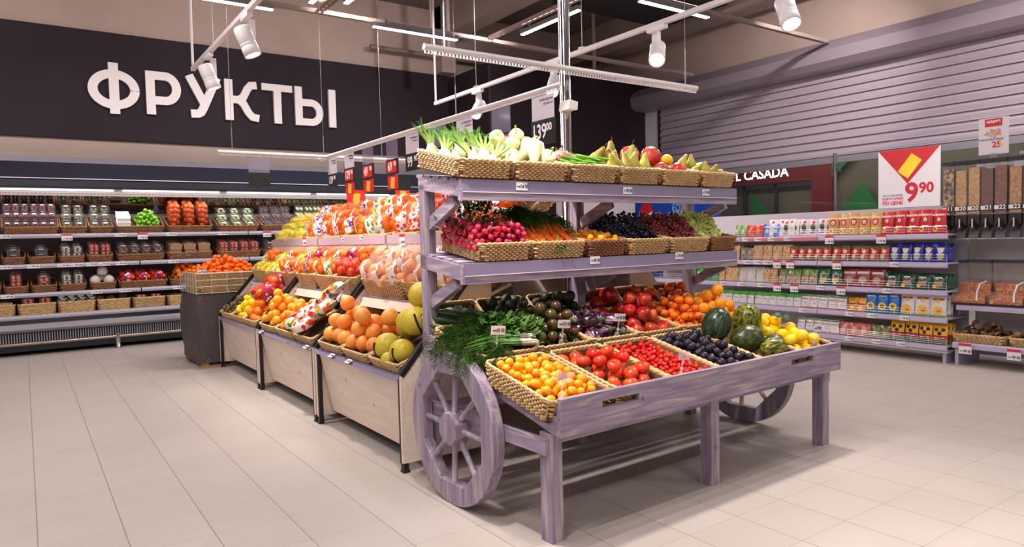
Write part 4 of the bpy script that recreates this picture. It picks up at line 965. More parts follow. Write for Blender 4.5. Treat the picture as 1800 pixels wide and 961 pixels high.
def parsley_proto():
    mb = MB()
    for i in range(30):
        a = rg.uniform(-.7, .7); d = Vector((math.sin(a), -math.cos(a), rg.uniform(.1, .9))).normalized(); L = rg.uniform(.1, .2); p = Vector((rg.uniform(-.02, .02), 0, 0)); pts = [p + d * L * t + Vector((0, 0, -.08 * t * t)) for t in (0, .35, .7, 1)]
        mb.tube(pts, .0013, 3, cap=False)
        for q in range(7):
            dd = (d + Vector((rg.uniform(-.9, .9), rg.uniform(-.9, .5), rg.uniform(-.5, .8)))).normalized(); t = rg.choice(pts[1:]); leaf(mb, t + dd * .008, dd, (rg.uniform(-.4, .4), rg.uniform(-.6, .1), 1), rg.uniform(.016, .027))
    o = mb.build('parsley_bunch', pars_m); st = MB()
    for i in range(8): st.tube([(rg.uniform(-.012, .012), 0, 0), (rg.uniform(-.015, .015), .08, .005)], .0018, 4)
    return reg(o, [st.build('stems', oni_m, o)])
P_pars = parsley_proto()
def onion_proto():
    gm_, wm = MB(), MB()
    for i in range(13):
        y, z = rg.uniform(-.022, .022), rg.uniform(0, .022); L = rg.uniform(.22, .33); b = rg.uniform(-.05, .05)
        gm_.tube([(.0, y, z), (-L * .5, y + b * .3, z + .012), (-L, y + b * 1.6, z - rg.uniform(-.005, .03))], [.0034, .003, .0012], 5)
        wm.tube([(.0, y, z), (.05, y * .8, z), (.07, y * .9, z), (.078, y, z)], [.0034, .0038, .0062, .003], 6)
        for q in range(3): wm.tube([(.076, y, z), (.092 + rg.uniform(0, .01), y + rg.uniform(-.008, .008), z + rg.uniform(-.008, .004))], .0006, 3, cap=False)
    o = gm_.build('spring_onion_bundle', oni_m, smooth=True); return reg(o, [wm.build('white_ends', M('onion_white', (224, 220, 196), .4), o, True)])
P_oni = onion_proto()
def grape_proto(name, mat, n=38):
    r = R_ = .0128; mb = MB(); pts = []; tr = 0
    while len(pts) < n and tr < 9000:
        tr += 1; t = rg.random(); rad = .046 * (1 - .65 * t) ; a = rg.uniform(0, 6.28); q = rad * math.sqrt(rg.random()); p = Vector((q * math.cos(a), -.01 - t * .13, q * math.sin(a) * .75))
        if all((p - o).length > 1.72 * r for o in pts): pts.append(p)
    for p in pts: mb.ball(p, r * rg.uniform(.93, 1.08), 9, 6)
    o = mb.build(name, mat, smooth=True)
    return reg(o, [MB().tube([(0, -.06, .0), (0, .0, .012), (.004, .035, .02)], .0022, 5).build('stem', leafg, o)])
P_gb = grape_proto('black_grape_bunch', M('grape_black', (18, 17, 28), .35, c2=(34, 34, 52), nscale=60, rand=.2))
P_gr = grape_proto('red_grape_bunch', M('grape_red', (116, 26, 36), .25, c2=(176, 70, 66), nscale=28, rand=.3, coat=.3))
P_gw = grape_proto('white_grape_bunch', M('grape_white', (196, 206, 104), .22, c2=(216, 214, 130), nscale=28, rand=.12, coat=.3))
def cuc(name, L, r, mat, bend=.012):
    o = MB().tube([(bend * math.cos(t * 3.1) - bend, t * L - L / 2, 0) for t in np.linspace(0, 1, 9)], [r * v for v in (.35, .8, .97, 1, 1, 1, .97, .8, .3)], 12).build(name, mat, smooth=True)
    return reg(o, [MB().tube([(-bend * 2 + 0, L / 2 - .003, 0), (-bend * 2, L / 2 + .008, .002)], .003, 5).build('stem_end', leafg, o)])
P_cuc = cuc('cucumber', .17, .019, M('cucumber_skin', (36, 58, 28), .35, c2=(52, 80, 40), nscale=60, rand=.15, bump=.3, bscale=160))
P_bean = cuc('green_bean', .15, .0075, M('bean_green', (112, 172, 44), .35, c2=(138, 196, 66), nscale=20, rand=.1), .008)
cream_m = M('cream_pepper', (226, 224, 160), .25, c2=(236, 232, 190), nscale=8, coat=.3)
P_cpep = fruit('cream_pepper', [(.001, -.066), (.010, -.064), (.018, -.045), (.026, -.01), (.033, .025), (.034, .04), (.026, .05), (.012, .046), (.001, .042)], cream_m, 18, lobes(3, .06), [('stem', stem_mb(.043, .075, .0042, .014), M('pepper_stem', (170, 186, 90), .5))])
fen_w = M('fennel_white', (226, 232, 200), .35, c2=(206, 222, 160), nscale=10, stretch=(4, 4, 1)); fen_g = M('fennel_green', (150, 186, 86), .45); frond = M('frond_green', (104, 160, 58), .6)
def fennel():
    o = MB().lathe([(.001, -.04), (.02, -.042), (.036, -.03), (.042, -.01), (.036, .014), (.026, .034), (.02, .045), (.001, .045)], 16, fn=lambda t, r, z: (r * math.cos(t) * (1 + .05 * math.cos(5 * t)), r * .75 * math.sin(t), z)).build('fennel', fen_w, smooth=True)
    st = MB(); fr_ = MB()
    for a, L in ((-.42, .13), (-.1, .15), (.2, .13), (.5, .12)):
        pts = [(.01 * math.sin(a), 0, .03), (.05 * math.sin(a) + .004, .004, .075), (L * math.sin(a), .01, .03 + L * math.cos(a))]; st.tube(pts, [.0125, .010, .0085], 8)
        for q in range(4):
            plume(fr_, Vector(pts[1]).lerp(Vector(pts[2]), .4 + .2 * q), (math.sin(a) + rg.uniform(-.5, .5), rg.uniform(-.4, .4), .9), .055, .3, 7, .018, .0014, False)
    return reg(o, [st.build('stalks', fen_g, o, True), fr_.build('fronds', frond, o)])
P_fen = fennel()
def leafclump(name, mat, n=26, L=.13, s=.022):
    mb = MB()
    for i in range(n):
        a = rg.uniform(0, 6.28); d = Vector((math.cos(a) * .8, math.sin(a) * .8, rg.uniform(.1, .9))).normalized(); l = rg.uniform(.4, 1) * L
        ribbon(mb, [(0, 0, 0), d * l * .5, d * l], .003, .002); leaf(mb, d * l * .9, d, (rg.uniform(-.5, .5), rg.uniform(-.5, .5), 1), rg.uniform(.7, 1.2) * s, 2)
    o = mb.build(name, mat); st = MB(); [st.tube([(0, 0, 0), (rg.uniform(-.02, .02), rg.uniform(-.02, .02), -.02)], .002, 4) for _ in range(4)]
    return reg(o, [st.build('stems', oni_m, o)])
P_rleaf = leafclump('radish_leaves', M('radish_leaf', (62, 92, 36), .5, c2=(36, 60, 24), nscale=20, rand=.15))
# bags of fruit in nets
def net_bag(name, fm, netm, labm, r=.036, n=7, size=(.2, .15), lw=1.0, name_f='fruit'):
    root = bpy.data.objects.new(name, None); COL.objects.link(root); ks = []
    ball = MB().ball((0, 0, 0), r, 14, 9).build(name_f, fm, root, True); pos = drop(size[0] + .03, size[1] + .03, .5, 0, r, n, seed=n * 7 + int(r * 1000), inner=1, slope=.9, cone=.0)
    zm = 0
    for i, (x, y, z, s) in enumerate(pos):
        o = ball if i == 0 else ball.copy()
        if i: COL.objects.link(o); o.parent = root
        o.location = (x, y, z); ks.append(o); zm = max(zm, z + r)
    hull = MB(); a, b2 = size[0] / 2 + .008, size[1] / 2 + .008; zc = zm / 2
    def hp(t, u): # super-ellipsoid
        f = lambda v, p: math.copysign(abs(v) ** p, v); return (a * f(math.cos(u), .6) * f(math.cos(t), .6), b2 * f(math.cos(u), .6) * f(math.sin(t), .6), zc + (zc + .004) * f(math.sin(u), .7))
    nn, kk = 24, 12; vs = [hp(2 * PI * i / nn, -PI / 2 + PI * k / kk) for k in range(kk + 1) for i in range(nn)]
    hull.add(vs, [(k * nn + i, k * nn + (i + 1) % nn, (k + 1) * nn + (i + 1) % nn, (k + 1) * nn + i) for k in range(kk) for i in range(nn)])
    hull.tube([(a * .9, 0, zc), (a + .03, .0, zc + .01)], [.02, .008], 8)
    ks.append(hull.build('net', netm, root, True))
    lb = MB(); W_l = .4
    def lp(t, u): x, y, z = hp(t, u); return (x * 1.03, y * 1.03, zc + (z - zc) * 1.06)
    uu = [.05 + i * .3 for i in range(9)]; cols_ = [-PI / 2 - W_l + .2 * j for j in range(5)]
    vs = []
    for u in np.linspace(-.45, PI / 2 - .1, 8):
        for j in range(6): vs.append(lp(-PI / 2 - .25 * lw + lw * .1 * j + .25 * (u > .8), u))
    lb.add(vs, [(i * 6 + j, i * 6 + j + 1, (i + 1) * 6 + j + 1, (i + 1) * 6 + j) for i in range(7) for j in range(5)])
    ks.append(lb.build('printed_band', labm, root, True))
    return reg(root, ks)
lab_pur = print_mat('band_purple', (236, 230, 236), [(70, 50, 140), (90, 60, 150), (226, 120, 30), (236, 232, 240)], 38, .55)
lab_red = print_mat('band_red', (238, 230, 226), [(206, 30, 40), (236, 120, 30), (236, 232, 232), (206, 40, 50)], 34, .5)
lab_grn = print_mat('band_green', (240, 238, 232), [(40, 150, 70), (250, 210, 40), (236, 232, 232), (60, 170, 90)], 30, .5)
lab_mag = print_mat('band_magenta', (180, 26, 70), [(60, 20, 70), (206, 40, 90), (236, 232, 232)], 36, .5)
net_or, net_ye, net_re = net_mat('net_orange', (240, 120, 20)), net_mat('net_yellow', (240, 215, 60)), net_mat('net_red', (200, 20, 30), wid=.22)
film = M('clear_film', (236, 226, 222), .12, alpha=.14, spec=.9, coat=.5)
NB = dict(pur=net_bag('orange_bag', orangey, net_or, lab_pur), red=net_bag('orange_bag', orange_m, net_or, lab_red), grn=net_bag('tangerine_bag', orange_m, net_or, lab_grn, .034, 8), mag=net_bag('tangerine_bag', tang_m, net_re, lab_mag, .034, 8),
    lem=net_bag('lemon_bag', lemon_m, net_ye, lab_grn, .029, 9), film=net_bag('grapefruit_bag', grapef_m, film, print_mat('band_pale', (240, 232, 226), [(236, 180, 150), (236, 226, 220), (226, 110, 80)], 30, .4), .05, 4, (.22, .2), .6), lim=net_bag('lemon_bag', M('pale_lemon', (214, 196, 90), .4, rand=.1), net_ye, net_ye, .027, 10))
pomelo_net = net_mat('pomelo_net', (226, 200, 70), 95, .2, tint=.12)
P_pomelo = reg(MB().ball((0, 0, 0), .082, 26, 16, (1, 1, .95)).build('netted_pomelo', M('pomelo_skin', (196, 178, 40), .35, c2=(214, 190, 60), nscale=9), smooth=True))
ks_ = [MB().ball((0, 0, 0), .0845, 26, 16, (1, 1, .95)).build('net', pomelo_net, P_pomelo, True), MB().tube([(.02, -.08 * math.cos(a), .085 * math.sin(a)) for a in np.linspace(-.7, .9, 9)], .007, 5).build('dark_band', blk, P_pomelo, True)]
reg(P_pomelo, ks_)
pr_fruit = print_mat('printed_citrus', (232, 224, 216), [(226, 70, 30), (236, 120, 30), (60, 140, 60), (244, 200, 60), (206, 40, 40), (232, 224, 216), (60, 60, 60)], 22, .56)
def printed_bag():
    root = bpy.data.objects.new('printed_orange_bag', None); COL.objects.link(root); mb = MB(); nn, kk = 20, 12; a, b2, c = .085, .15, .05; vs = []
    rx = random.Random(5)
    for k in range(kk + 1):
        for i in range(nn):
            t = 2 * PI * i / nn; u = -PI / 2 + PI * k / kk; f = lambda v, p: math.copysign(abs(v) ** p, v); x, y, z = a * f(math.cos(u), .5) * f(math.cos(t), .7), b2 * f(math.sin(u), .8), c * f(math.cos(u), .5) * f(math.sin(t), .7)
            q = 1 + .09 * math.sin(x * 60 + 1) * math.cos(y * 55); vs.append((x * q, y, (z + c) * q))
    mb.add(vs, [(k * nn + i, k * nn + (i + 1) % nn, (k + 1) * nn + (i + 1) % nn, (k + 1) * nn + i) for k in range(kk) for i in range(nn)])
    ks = [mb.build('printed_film', pr_fruit, root, True)]
    s = MB(); s.prism([(-.07, .0), (.07, 0), (.085, .04), (-.085, .04)], .04, .046, 'z'); o = s.build('crimped_end', flat((232, 224, 218)), root); o.location = (0, .14, 0); ks.append(o)
    for (x, y) in ((-.02, -.04), (.03, .05)):
        o = MB().lathe([(.001, .0), (.03, 0), (.031, .004), (.001, .005)], 18).build('printed_slice', M('slice_red', (222, 60, 40), .4, c2=(240, 150, 90), nscale=90), root); o.location = (x, y, .101); ks.append(o)
    return reg(root, ks)
P_pbag = printed_bag()
# ------------------------------------------------------------ price tags
def tag_proto(name, txt, redtop=False, w=.07, h=.036):
    H = h * (1.75 if redtop else 1); o = MB().box(-w / 2, w / 2, -.0015, 0, -H / 2, H / 2).build(name, flat((226, 220, 226))); ks = []
    mb = MB(); add_text(mb, txt, h * .62, TR(w * .16, -.0022, -H / 2 + h * .45) @ FACE_Y @ SC(.8, 1, 1), .0006, .0002); mb.box(-w * .42, -w * .18, -.0022, -.0015, -H / 2 + h * .38, -H / 2 + h * .5); ks.append(mb.build('tag_print', flat((50, 46, 52)), o))
    if redtop: ks.append(MB().box(-w / 2, w / 2, -.0024, -.0015, H / 2 - h * .45, H / 2).build('red_strip', flat((206, 40, 62)), o))
    return reg(o, ks)
T_w = tag_proto('price_tag', '79 00'); T_r = tag_proto('price_tag', '99 00', True); T_c = [tag_proto('price_tag', '134 00', w=.075, h=.042), tag_proto('price_tag', '90 00', w=.075, h=.042), tag_proto('price_tag', '79 00', w=.075, h=.042)]
def stand(F, label, txt, blank=False):
    t = thing('price_stand', label, 'price tag', F, 'price tags standing in the deck baskets'); cp = M('clear_plastic', (225, 222, 225), .15, alpha=.32)
    MB().box(-.012, .012, -.006, .006, -.02, .035).build('clip', cp, t); MB().tube([(0, 0, .03), (.002, 0, .055), (-.002, 0, .08), (0, 0, .105)], .004, 6).build('stalk', cp, t); MB().ball((0, 0, .055), .008, 8, 5).build('knuckle', cp, t, True)
    T = TR(0, -.003, .122) @ RY(6) @ RX(-12)
    MB().box(-.042, .042, -.001, .001, -.02, .022, T).build('card', cp if blank else flat((226, 222, 226)), t)
    if not blank:
        mb = MB(); add_text(mb, txt, .026, T @ TR(.012, -.0018, 0) @ FACE_Y @ SC(.8, 1, 1), .0006, .0002); mb.box(-.034, -.014, -.0024, -.0018, -.004, .002, T); mb.build('card_print', flat((50, 46, 52)), t)
# ------------------------------------------------------------ cart: deck baskets
DW, DD, DH = .36, .50, .105
def dX(i): return .165 + .3675 * i
row1 = [('yellow tomatoes', P_ytom, .021, 115, .035), ('red tomatoes', P_tom, .037, 40, .03), ('cherry tomatoes', P_cher, .0135, 290, .055), ('plums', P_plum, .0235, 85, .03), None, None]
pos1 = ['front left corner', 'second in front row', 'third in front row', 'fourth in front row', 'fifth in front row', 'front right corner']
names1 = ['yellow tomatoes', 'red tomatoes', 'cherry tomatoes', 'plums', 'melons', 'lemons']
for i in range(6):
    F = deckF(dX(i) + (-.02 if i == 0 else 0), .04 + DD / 2, .0); zf = .035
    put_basket(F, DW, DD, DH, 'pale wicker basket of %s, %s of cart deck' % (names1[i], pos1[i]), zf=.035, group='deck baskets of the cart')
    if row1[i]:
        nm, pr_, r, n, z_ = row1[i]
        fill(F, DW, DD, DH, .035, pr_, r, n, '%s heaped in the front deck basket' % {'yellow tomatoes': 'small round yellow tomato', 'red tomatoes': 'large glossy red tomato', 'cherry tomatoes': 'tiny bright red cherry tomato', 'plums': 'dark blue-violet plum'}[nm], nm.split()[-1].rstrip('s').replace('tomatoe', 'tomato'), nm + ' in the front deck basket', seed=i + 3, slope=.5, tilt=40)
F = deckF(dX(4), .29)
for k, (nm, mt, r, l, x, y, z, e, lb) in enumerate([('watermelon', wmel_m, .083, .105, -.13, .12, .17, (10, 8, 20), 'dark oval watermelon with yellow ground patch, behind the plums'), ('melon', mel2_m, .082, .098, -.03, -.03, .125, (70, 10, 55), 'dark green melon with a small red sticker, low in the melon basket'),
        ('melon', mel_m, .086, .11, .10, .08, .19, (24, -25, 0), 'big yellow-green mottled melon leaning on top'), ('melon', mel_m, .062, .085, .045, -.16, .105, (80, 0, 75), 'small bright streaked melon at the front of the melon basket'), ('melon', dkg_m, .058, .075, .14, -.10, .10, (60, 0, -30), 'dark grey-green melon beside the lemons')]):
    p = melon(nm, mt, r, l); inst(p, F @ TR(x, y, z) @ RZ(e[2]) @ RX(e[0]) @ RY(e[1]), lb, 'melon')
    if k == 1: MB().ball((-.02, .0, 0), .016, 8, 5, (1, 1, 1)); st = MB().lathe([(.001, .083), (.02, .081), (.001, .0845)], 12).build('red_sticker', print_mat('sticker_red', (120, 30, 24), [(220, 60, 40), (230, 200, 190), (30, 60, 30)], 90), p); st.matrix_local = RX(60) @ RY(-14) 
F = deckF(dX(5), .29)
fill(F, DW, DD, DH, .035, P_rlemon, .035, 34, 'round bright yellow lemon heaped at the right end of the deck', 'lemon', 'lemons at the right end of the deck', seed=61, slope=1.3, tilt=60, cone=-.02)
for i, (x, y) in enumerate([(-.02, .05), (.05, .0), (.1, .07)]):
    mb = MB(); leaf(mb, (0, 0, 0), (1, .2, .3), (0, 0, 1), .04, 1); lf = mb.build('lemon_leaf', M('lemon_leaf_green', (50, 74, 34), .35)); tag(lf, ['dark leaf lying among the lemons, left', 'dark leaf lying among the lemons, front', 'dark leaf lying among the lemons, right'][i], 'leaf', 'lemon leaves'); lf.matrix_world = F @ TR(x, y, .20 - .01 * i) @ RZ(40 * i)
# second row
names2 = ['herbs and spring onions', 'dark tomatoes', 'striped eggplants', 'red apples', 'tangerines', 'oranges']
for i in range(6):
    F = deckF(dX(i), .575 + .23, .0)
    put_basket(F, DW, .45, DH, 'pale wicker basket of %s in the second deck row' % names2[i], zf=.04, group='deck baskets of the cart')
fill(deckF(dX(1), .805), DW, .45, DH, .04, P_kum, .031, 60, 'dark green-brown tomato heaped behind the red tomatoes', 'tomato', 'dark tomatoes on the cart deck', seed=5, slope=1.6, tilt=180, cone=-.05)
F = deckF(dX(2) - .02, .79)
for i, (x, y, z) in enumerate(drop(DW, .43, DH, .06, .042, 17, 8, 1.5, cone=-.03)[k][:3] for k in range(17) if k < 15):
    inst(P_eggd if i in (6, 13) else P_egg, F @ TR(x, y, z) @ RZ(rg.uniform(-50, 50)) @ RX(rg.uniform(60, 110)), 'plump glossy dark plain eggplant on the eggplant pile' if i in (6, 13) else 'plump eggplant streaked purple and white on the cart deck', 'eggplant', 'plain dark eggplants' if i in (6, 13) else 'striped eggplants')
fill(deckF(dX(3) - .02, .79), DW, .45, DH, .05, P_apple, .042, 30, 'big red and yellow apple heaped on the cart deck', 'apple', 'red apples on the cart deck', seed=9, slope=1.1, tilt=35, cone=-.02)
fill(deckF(dX(4), .805), DW, .45, DH, .05, P_tang, .029, 62, 'orange tangerine heaped between apples and melons', 'tangerine', 'tangerines on the cart deck', seed=12, slope=.8, tilt=30)
fill(deckF(dX(5), .805), DW, .45, DH, .05, P_orangey, .036, 32, 'yellow-orange orange heaped at the right end of the second row', 'orange', 'oranges on the cart deck', seed=13, slope=1.0, tilt=60)
# third row, steeper, against the posts
names3 = ['cucumbers', 'dark green avocados', 'dark green avocados, right', 'pomegranates', 'persimmons', 'persimmons, right']
avo = fruit('avocado', prof_ball(.03, 1.3, 0, 0, 9, .15), M('avocado_skin', (44, 52, 26), .5, c2=(30, 36, 18), nscale=30, bump=.4, bscale=200, rand=.2), 14)
def backF(x): return CM @ TR(x, 1.135, .815) @ RX(38)
for i in range(6):
    x = dX(i) if i else dX(0) + .03; F = backF(x)
    put_basket(F, .345, .24, .09, 'small wicker basket of %s at the back of the deck' % names3[i], zf=.035, group='back row baskets of the cart')
    if i in (1, 2): fill(F, .345, .24, .09, .035, avo, .034, 16, 'dark green avocado in the shade at the back of the deck', 'avocado', 'avocados at the back', seed=20 + i, slope=1.2)
    if i == 3: fill(F, .345, .24, .09, .035, P_pome, .05, 8, 'red pomegranate in the shade behind the apples', 'pomegranate', 'pomegranates at the back', seed=23, slope=1.2)
    if i > 3: fill(F, .345, .24, .09, .035, P_pers, .034, 18, 'flat orange persimmon in the back row basket', 'persimmon', 'persimmons at the back', seed=20 + i, slope=.9, tilt=40)
for i in range(13):
    k, l = i % 5, i // 5
    inst(P_cuc, CM @ TR(.08 + .06 * k + .02 * l, 1.02 + .02 * (k % 2), .835 + .036 * l) @ RZ(30 + rg.uniform(-25, 25)) @ RX(12), 'dark green cucumber lying above the dill', 'cucumber', 'cucumbers above the dill')
# herbs
H0 = deckF(.14, .80)
for i, (x, y, z, a) in enumerate([(.0, .12, .15, -20), (.03, .15, .16, 0), (-.03, .07, .14, -40), (-.07, .0, .13, -30), (-.02, .0, .14, -10), (.0, .05, .15, 2), (-.08, .10, .12, -50), (-.10, -.06, .11, -22), (-.06, -.09, .12, -8), (.0, .18, .17, -5)]):
    inst(P_dill[i % 2], H0 @ TR(x, y, z) @ RZ(a) @ RX(8), 'dark feathery dill bunch drooping over the cart edge above the wheel', 'dill', 'dill bunches')
for i, (x, y, z, a) in enumerate([(.10, .10, .16, 15), (.17, .08, .15, 30), (.10, .02, .17, 0), (.17, .0, .16, 20), (.21, .06, .15, 45), (.05, .06, .18, -10), (.13, .05, .18, 5)]):
    inst(P_pars, H0 @ TR(x, y, z) @ RZ(a) @ RX(10), 'leafy green parsley bunch between dill and dark tomatoes', 'parsley', 'parsley bunches')
for i, (x, y, z, a) in enumerate([(.13, -.13, .10, 2), (.12, -.17, .11, -5), (.14, -.10, .12, 6), (.12, -.14, .135, -2), (.10, -.19, .125, -8)]):
    inst(P_oni, H0 @ TR(x, y, z) @ RZ(a), 'bundle of spring onions with white ends in front of the parsley', 'spring onions', 'spring onion bundles')
# clip stands
stand(deckF(.04, .05, .075), 'blank clear price clip in the yellow tomatoes', '', True)
stand(deckF(.08, .575, .10), 'clear price clip with narrow tag in front of the dill', '69 00'); stand(deckF(.50, .58, .09), 'white price tag on clear clip before the dark tomatoes', '159 00')
stand(deckF(.90, .575, .09), 'white price tag on clear clip before the eggplants', '134 00'); stand(deckF(.80, .05, .075), 'blank clear price clip in the cherry tomatoes', '', True)
stand(deckF(2.0, .06, .09), 'small white tilted price tag among the lemons', '79 00')
# ------------------------------------------------------------ cart: upper shelves
def shF(px, yy, z, dp, tilt, Yf=2.95):
    """basket frame on a shelf: from its pixel column on the shelf front to world x, d deep, front edge at the shelf front"""
    return px
tops = [797, 896, 997, 1086, 1163, 1234, 1297]; mids = [836, 932, 1030, 1104, 1180, 1254, 1303]
tX = [onY(p, 300, 2.965)[0] for p in tops]; mX = [onY(p, 440, 2.97)[0] for p in mids]
INV = CM.inverted()
def rowF(X0, X1, zf, tilt, dp, yf=.725):
    x = ((INV @ Vector((X0, 2.97, 0))).x + (INV @ Vector((X1, 2.97, 0))).x) / 2
    return CM @ TR(x, yf, zf) @ RX(tilt) @ TR(0, dp / 2, 0), X1 - X0 - .006
nt_ = ['fennel', 'cream peppers', 'green beans and wrapped peppers', 'brown and green pears', 'pomegranates', 'small pears']
nm_ = ['radishes', 'carrots', 'small yellow tomatoes', 'black grapes', 'red grapes', 'white grapes']
TF, MF = [], []
for i in range(6):
    F, w_ = rowF(tX[i], tX[i + 1], 1.60, 12, .45, .70); TF.append((F, w_)); put_basket(F, w_, .45, .098, 'wicker basket of %s on the top cart shelf' % nt_[i], zf=.05, group='top shelf baskets')
    F, w_ = rowF(mX[i], mX[i + 1], 1.185, 9, .40, .715); MF.append((F, w_)); put_basket(F, w_, .40, .098, 'wicker basket of %s on the middle cart shelf' % nm_[i], wick if i not in (2, 5) else wickb, zf=.05, group='middle shelf baskets')
F, w_ = TF[0]
for i, (x, y, z, a, b2) in enumerate([(-.12, .12, .13, 5, -20), (-.05, .02, .12, 15, -38), (.03, .10, .13, -12, -12), (.10, -.04, .13, -20, -46), (.0, -.10, .115, 30, -62), (.14, .09, .13, 10, -20), (-.13, -.02, .12, -30, -30), (.08, -.13, .11, -60, -70)]):
    inst(P_fen, F @ TR(x, y, z - .03) @ RZ(a) @ RX(-28 + b2 * .3) @ SC(.86), 'white fennel bulb with green fronds on the top shelf', 'fennel', 'fennel bulbs')
fill(TF[1][0] @ TR(-.03, 0, 0), TF[1][1], .45, .098, .055, P_cpep, .040, 17, 'waxy cream coloured pepper on the top shelf', 'pepper', 'cream peppers', seed=31, slope=1.0, tilt=38, cone=0, grow=1.2)
F, w_ = TF[2]
for i in range(22):
    inst(P_bean, F @ TR(rg.uniform(-.10, .12), -.12 + .02 * (i % 5), .085 + .012 * (i // 5)) @ RZ(55 + rg.uniform(-18, 18)) @ RX(rg.uniform(-8, 8)), 'long bright green bean on the top shelf', 'bean', 'green beans')
redp = fruit('wrapped_red_pepper', prof_ball(.045, .9, .2, 0, 9), M('red_pepper_wrapped', (196, 60, 50), .2, c2=(226, 140, 130), nscale=24, coat=.6), 18, lobes(4, .06), [('stem', stem_mb(.03, .065, .005, .006), leafg), ('film', MB().ball((0, 0, 0), .049, 14, 9, (1, 1, .9)), film)])
for i, (x, y) in enumerate([(-.10, .08), (-.02, .12), (.05, .07), (-.05, .03)]): inst(redp, F @ TR(x, y, .10 + .02 * (i == 3)) @ RZ(i * 50), 'red pepper wrapped in clear film behind the beans', 'pepper', 'film wrapped red peppers')
F, w_ = TF[3]
for i, (x, y, z, a, b2, k) in enumerate([(-.11, -.08, .1, 0, -8, 0), (-.05, -.13, .1, 40, -18, 0), (.02, -.12, .105, 10, 8, 1), (.07, -.03, .14, 80, 6, 1), (-.04, .02, .15, 120, -4, 0), (-.12, .06, .12, 20, 30, 0), (.04, .09, .13, 200, 10, 1), (.11, -.12, .10, 170, 12, 1), (-.14, -.14, .1, 90, -40, 0)]):
    inst((P_pear, P_pearg)[k], F @ TR(x, y, z) @ RZ(a) @ RX(b2) @ SC(1.14), ('golden brown pear standing in the pear basket', 'green pear standing in the pear basket')[k], 'pear', ('golden pears', 'green pears')[k])
F, w_ = TF[4]
for i, (x, y, z, s, lb) in enumerate([(-.07, .0, .155, 1.25, 'biggest deep red pomegranate on the top shelf'), (-.1, -.13, .085, .95, 'pink-red pomegranate at the basket front, left'), (.07, -.12, .09, .95, 'pink-red pomegranate at the basket front, right'), (-.14, .12, .15, 1.15, 'pale pink pomegranate behind the green pears'), (.05, .08, .1, 1, 'pomegranate hidden at the back of its basket')]):
    inst(P_pome, F @ TR(x, y, z) @ RZ(i * 40) @ RX(30) @ SC(s), lb, 'pomegranate', 'pomegranates on the top shelf')
for i, (x, y, z, a) in enumerate([(.12, .03, .14, 10), (.1, .14, .13, 60)]): inst(P_rlemon, F @ TR(x, y, z) @ RZ(a) @ SC(1.15), ['pale yellow round fruit beside the pomegranates, front', 'pale yellow round fruit beside the pomegranates, back'][i], 'fruit')
F, w_ = TF[5]
for i, (x, y, z, a, b2) in enumerate([(-.1, -.1, .09, 0, 40), (-.02, -.12, .1, 50, -20), (.06, -.12, .09, 0, 24), (.0, .03, .13, 200, 10), (-.09, .03, .13, 90, 20), (.08, .02, .11, 30, 50), (.11, -.13, .085, 120, 70)]):
    inst(P_pearg, F @ TR(x, y, z) @ RZ(a) @ RX(b2) @ SC(.85), 'small yellow-green pear in the last top basket', 'pear', 'small pears at the right end')
# middle shelf produce
F, w_ = MF[0]
fill(F @ TR(-.02, 0, 0), w_ + .07, .40, .098, .05, P_rad, .0178, 260, 'small round crimson radish on the middle shelf', 'radish', 'radishes', seed=41, slope=2.6, tilt=180, cone=-.04)
for i, (x, y, z) in enumerate([(-.14, .1, .15), (-.05, .14, .18), (.06, .15, .19), (.15, .12, .16), (-.15, 0, .12), (.02, .17, .2), (.1, .16, .2), (.0, -.05, .155), (-.08, -.09, .13)]):
    inst(P_rleaf, F @ TR(x, y, z) @ RZ(i * 71) @ SC(1 if i < 7 else .6), 'dark green radish leaves %s' % ('behind the radishes' if i < 7 else 'poking out between the radishes'), 'leaves', 'radish leaves behind' if i < 7 else 'radish leaves between')
F, w_ = MF[1]
for i in range(40):
    k, l = i % 10, i // 10
    inst(P_car, F @ TR(-.15 + .031 * k + rg.uniform(-.006, .006) + .015 * (l % 2), -.09 + .045 * l + rg.uniform(-.015, .015), .085 + .027 * l) @ RZ(rg.uniform(-24, 12)) @ RX(-76 + 3 * l) @ SC(1.12, 1.12, 1.05), 'orange carrot lying tip forward on the middle shelf', 'carrot', 'carrots')
for i, (x, y, z, a) in enumerate([(-.12, .19, .2, 10), (-.03, .2, .21, -10), (.06, .2, .19, 20), (.13, .2, .17, 30), (-.07, .21, .22, 0)]): inst(P_dill[i % 2], F @ TR(x, y - .02, z - .01) @ RZ(a) @ SC(.9), 'dark carrot tops heaped behind the carrots', 'carrot tops', 'carrot tops')
inst(P_pars, F @ TR(.0, -.17, .1) @ RZ(0) @ RX(70) @ SC(.4), 'sprig of carrot leaf hanging over the basket rim', 'leaf')
fill(MF[2][0], MF[2][1], .40, .098, .055, P_ytom, .021, 48, 'small yellow tomato on the middle shelf beside the carrots', 'tomato', 'yellow tomatoes on the middle shelf', seed=43, slope=.6)
def grapes(F, w_, p, lb, grp, n=4, zz=0):
    for l in range(4):
        for k in range(n):
            for d in range(2 if l < 3 else 1):
                x = (-.5 + (k + .5) / n) * (w_ + .02); y = -.02 + .05 * l + .10 * d
                inst(p, F @ TR(x + rg.uniform(-.01, .01), y, .085 + .034 * l + zz) @ RZ(rg.uniform(-35, 35)) @ RX(14 + rg.uniform(-8, 8)) @ RY(rg.uniform(-90, 90)), lb, 'grapes', grp)
grapes(*MF[3], P_gb, 'bunch of black grapes on the middle shelf', 'black grape bunches'); grapes(*MF[4], P_gr, 'bunch of red grapes on the middle shelf', 'red grape bunches'); grapes(*MF[5], P_gw, 'bunch of pale green grapes at the right end of the middle shelf', 'white grape bunches', 3, .01)
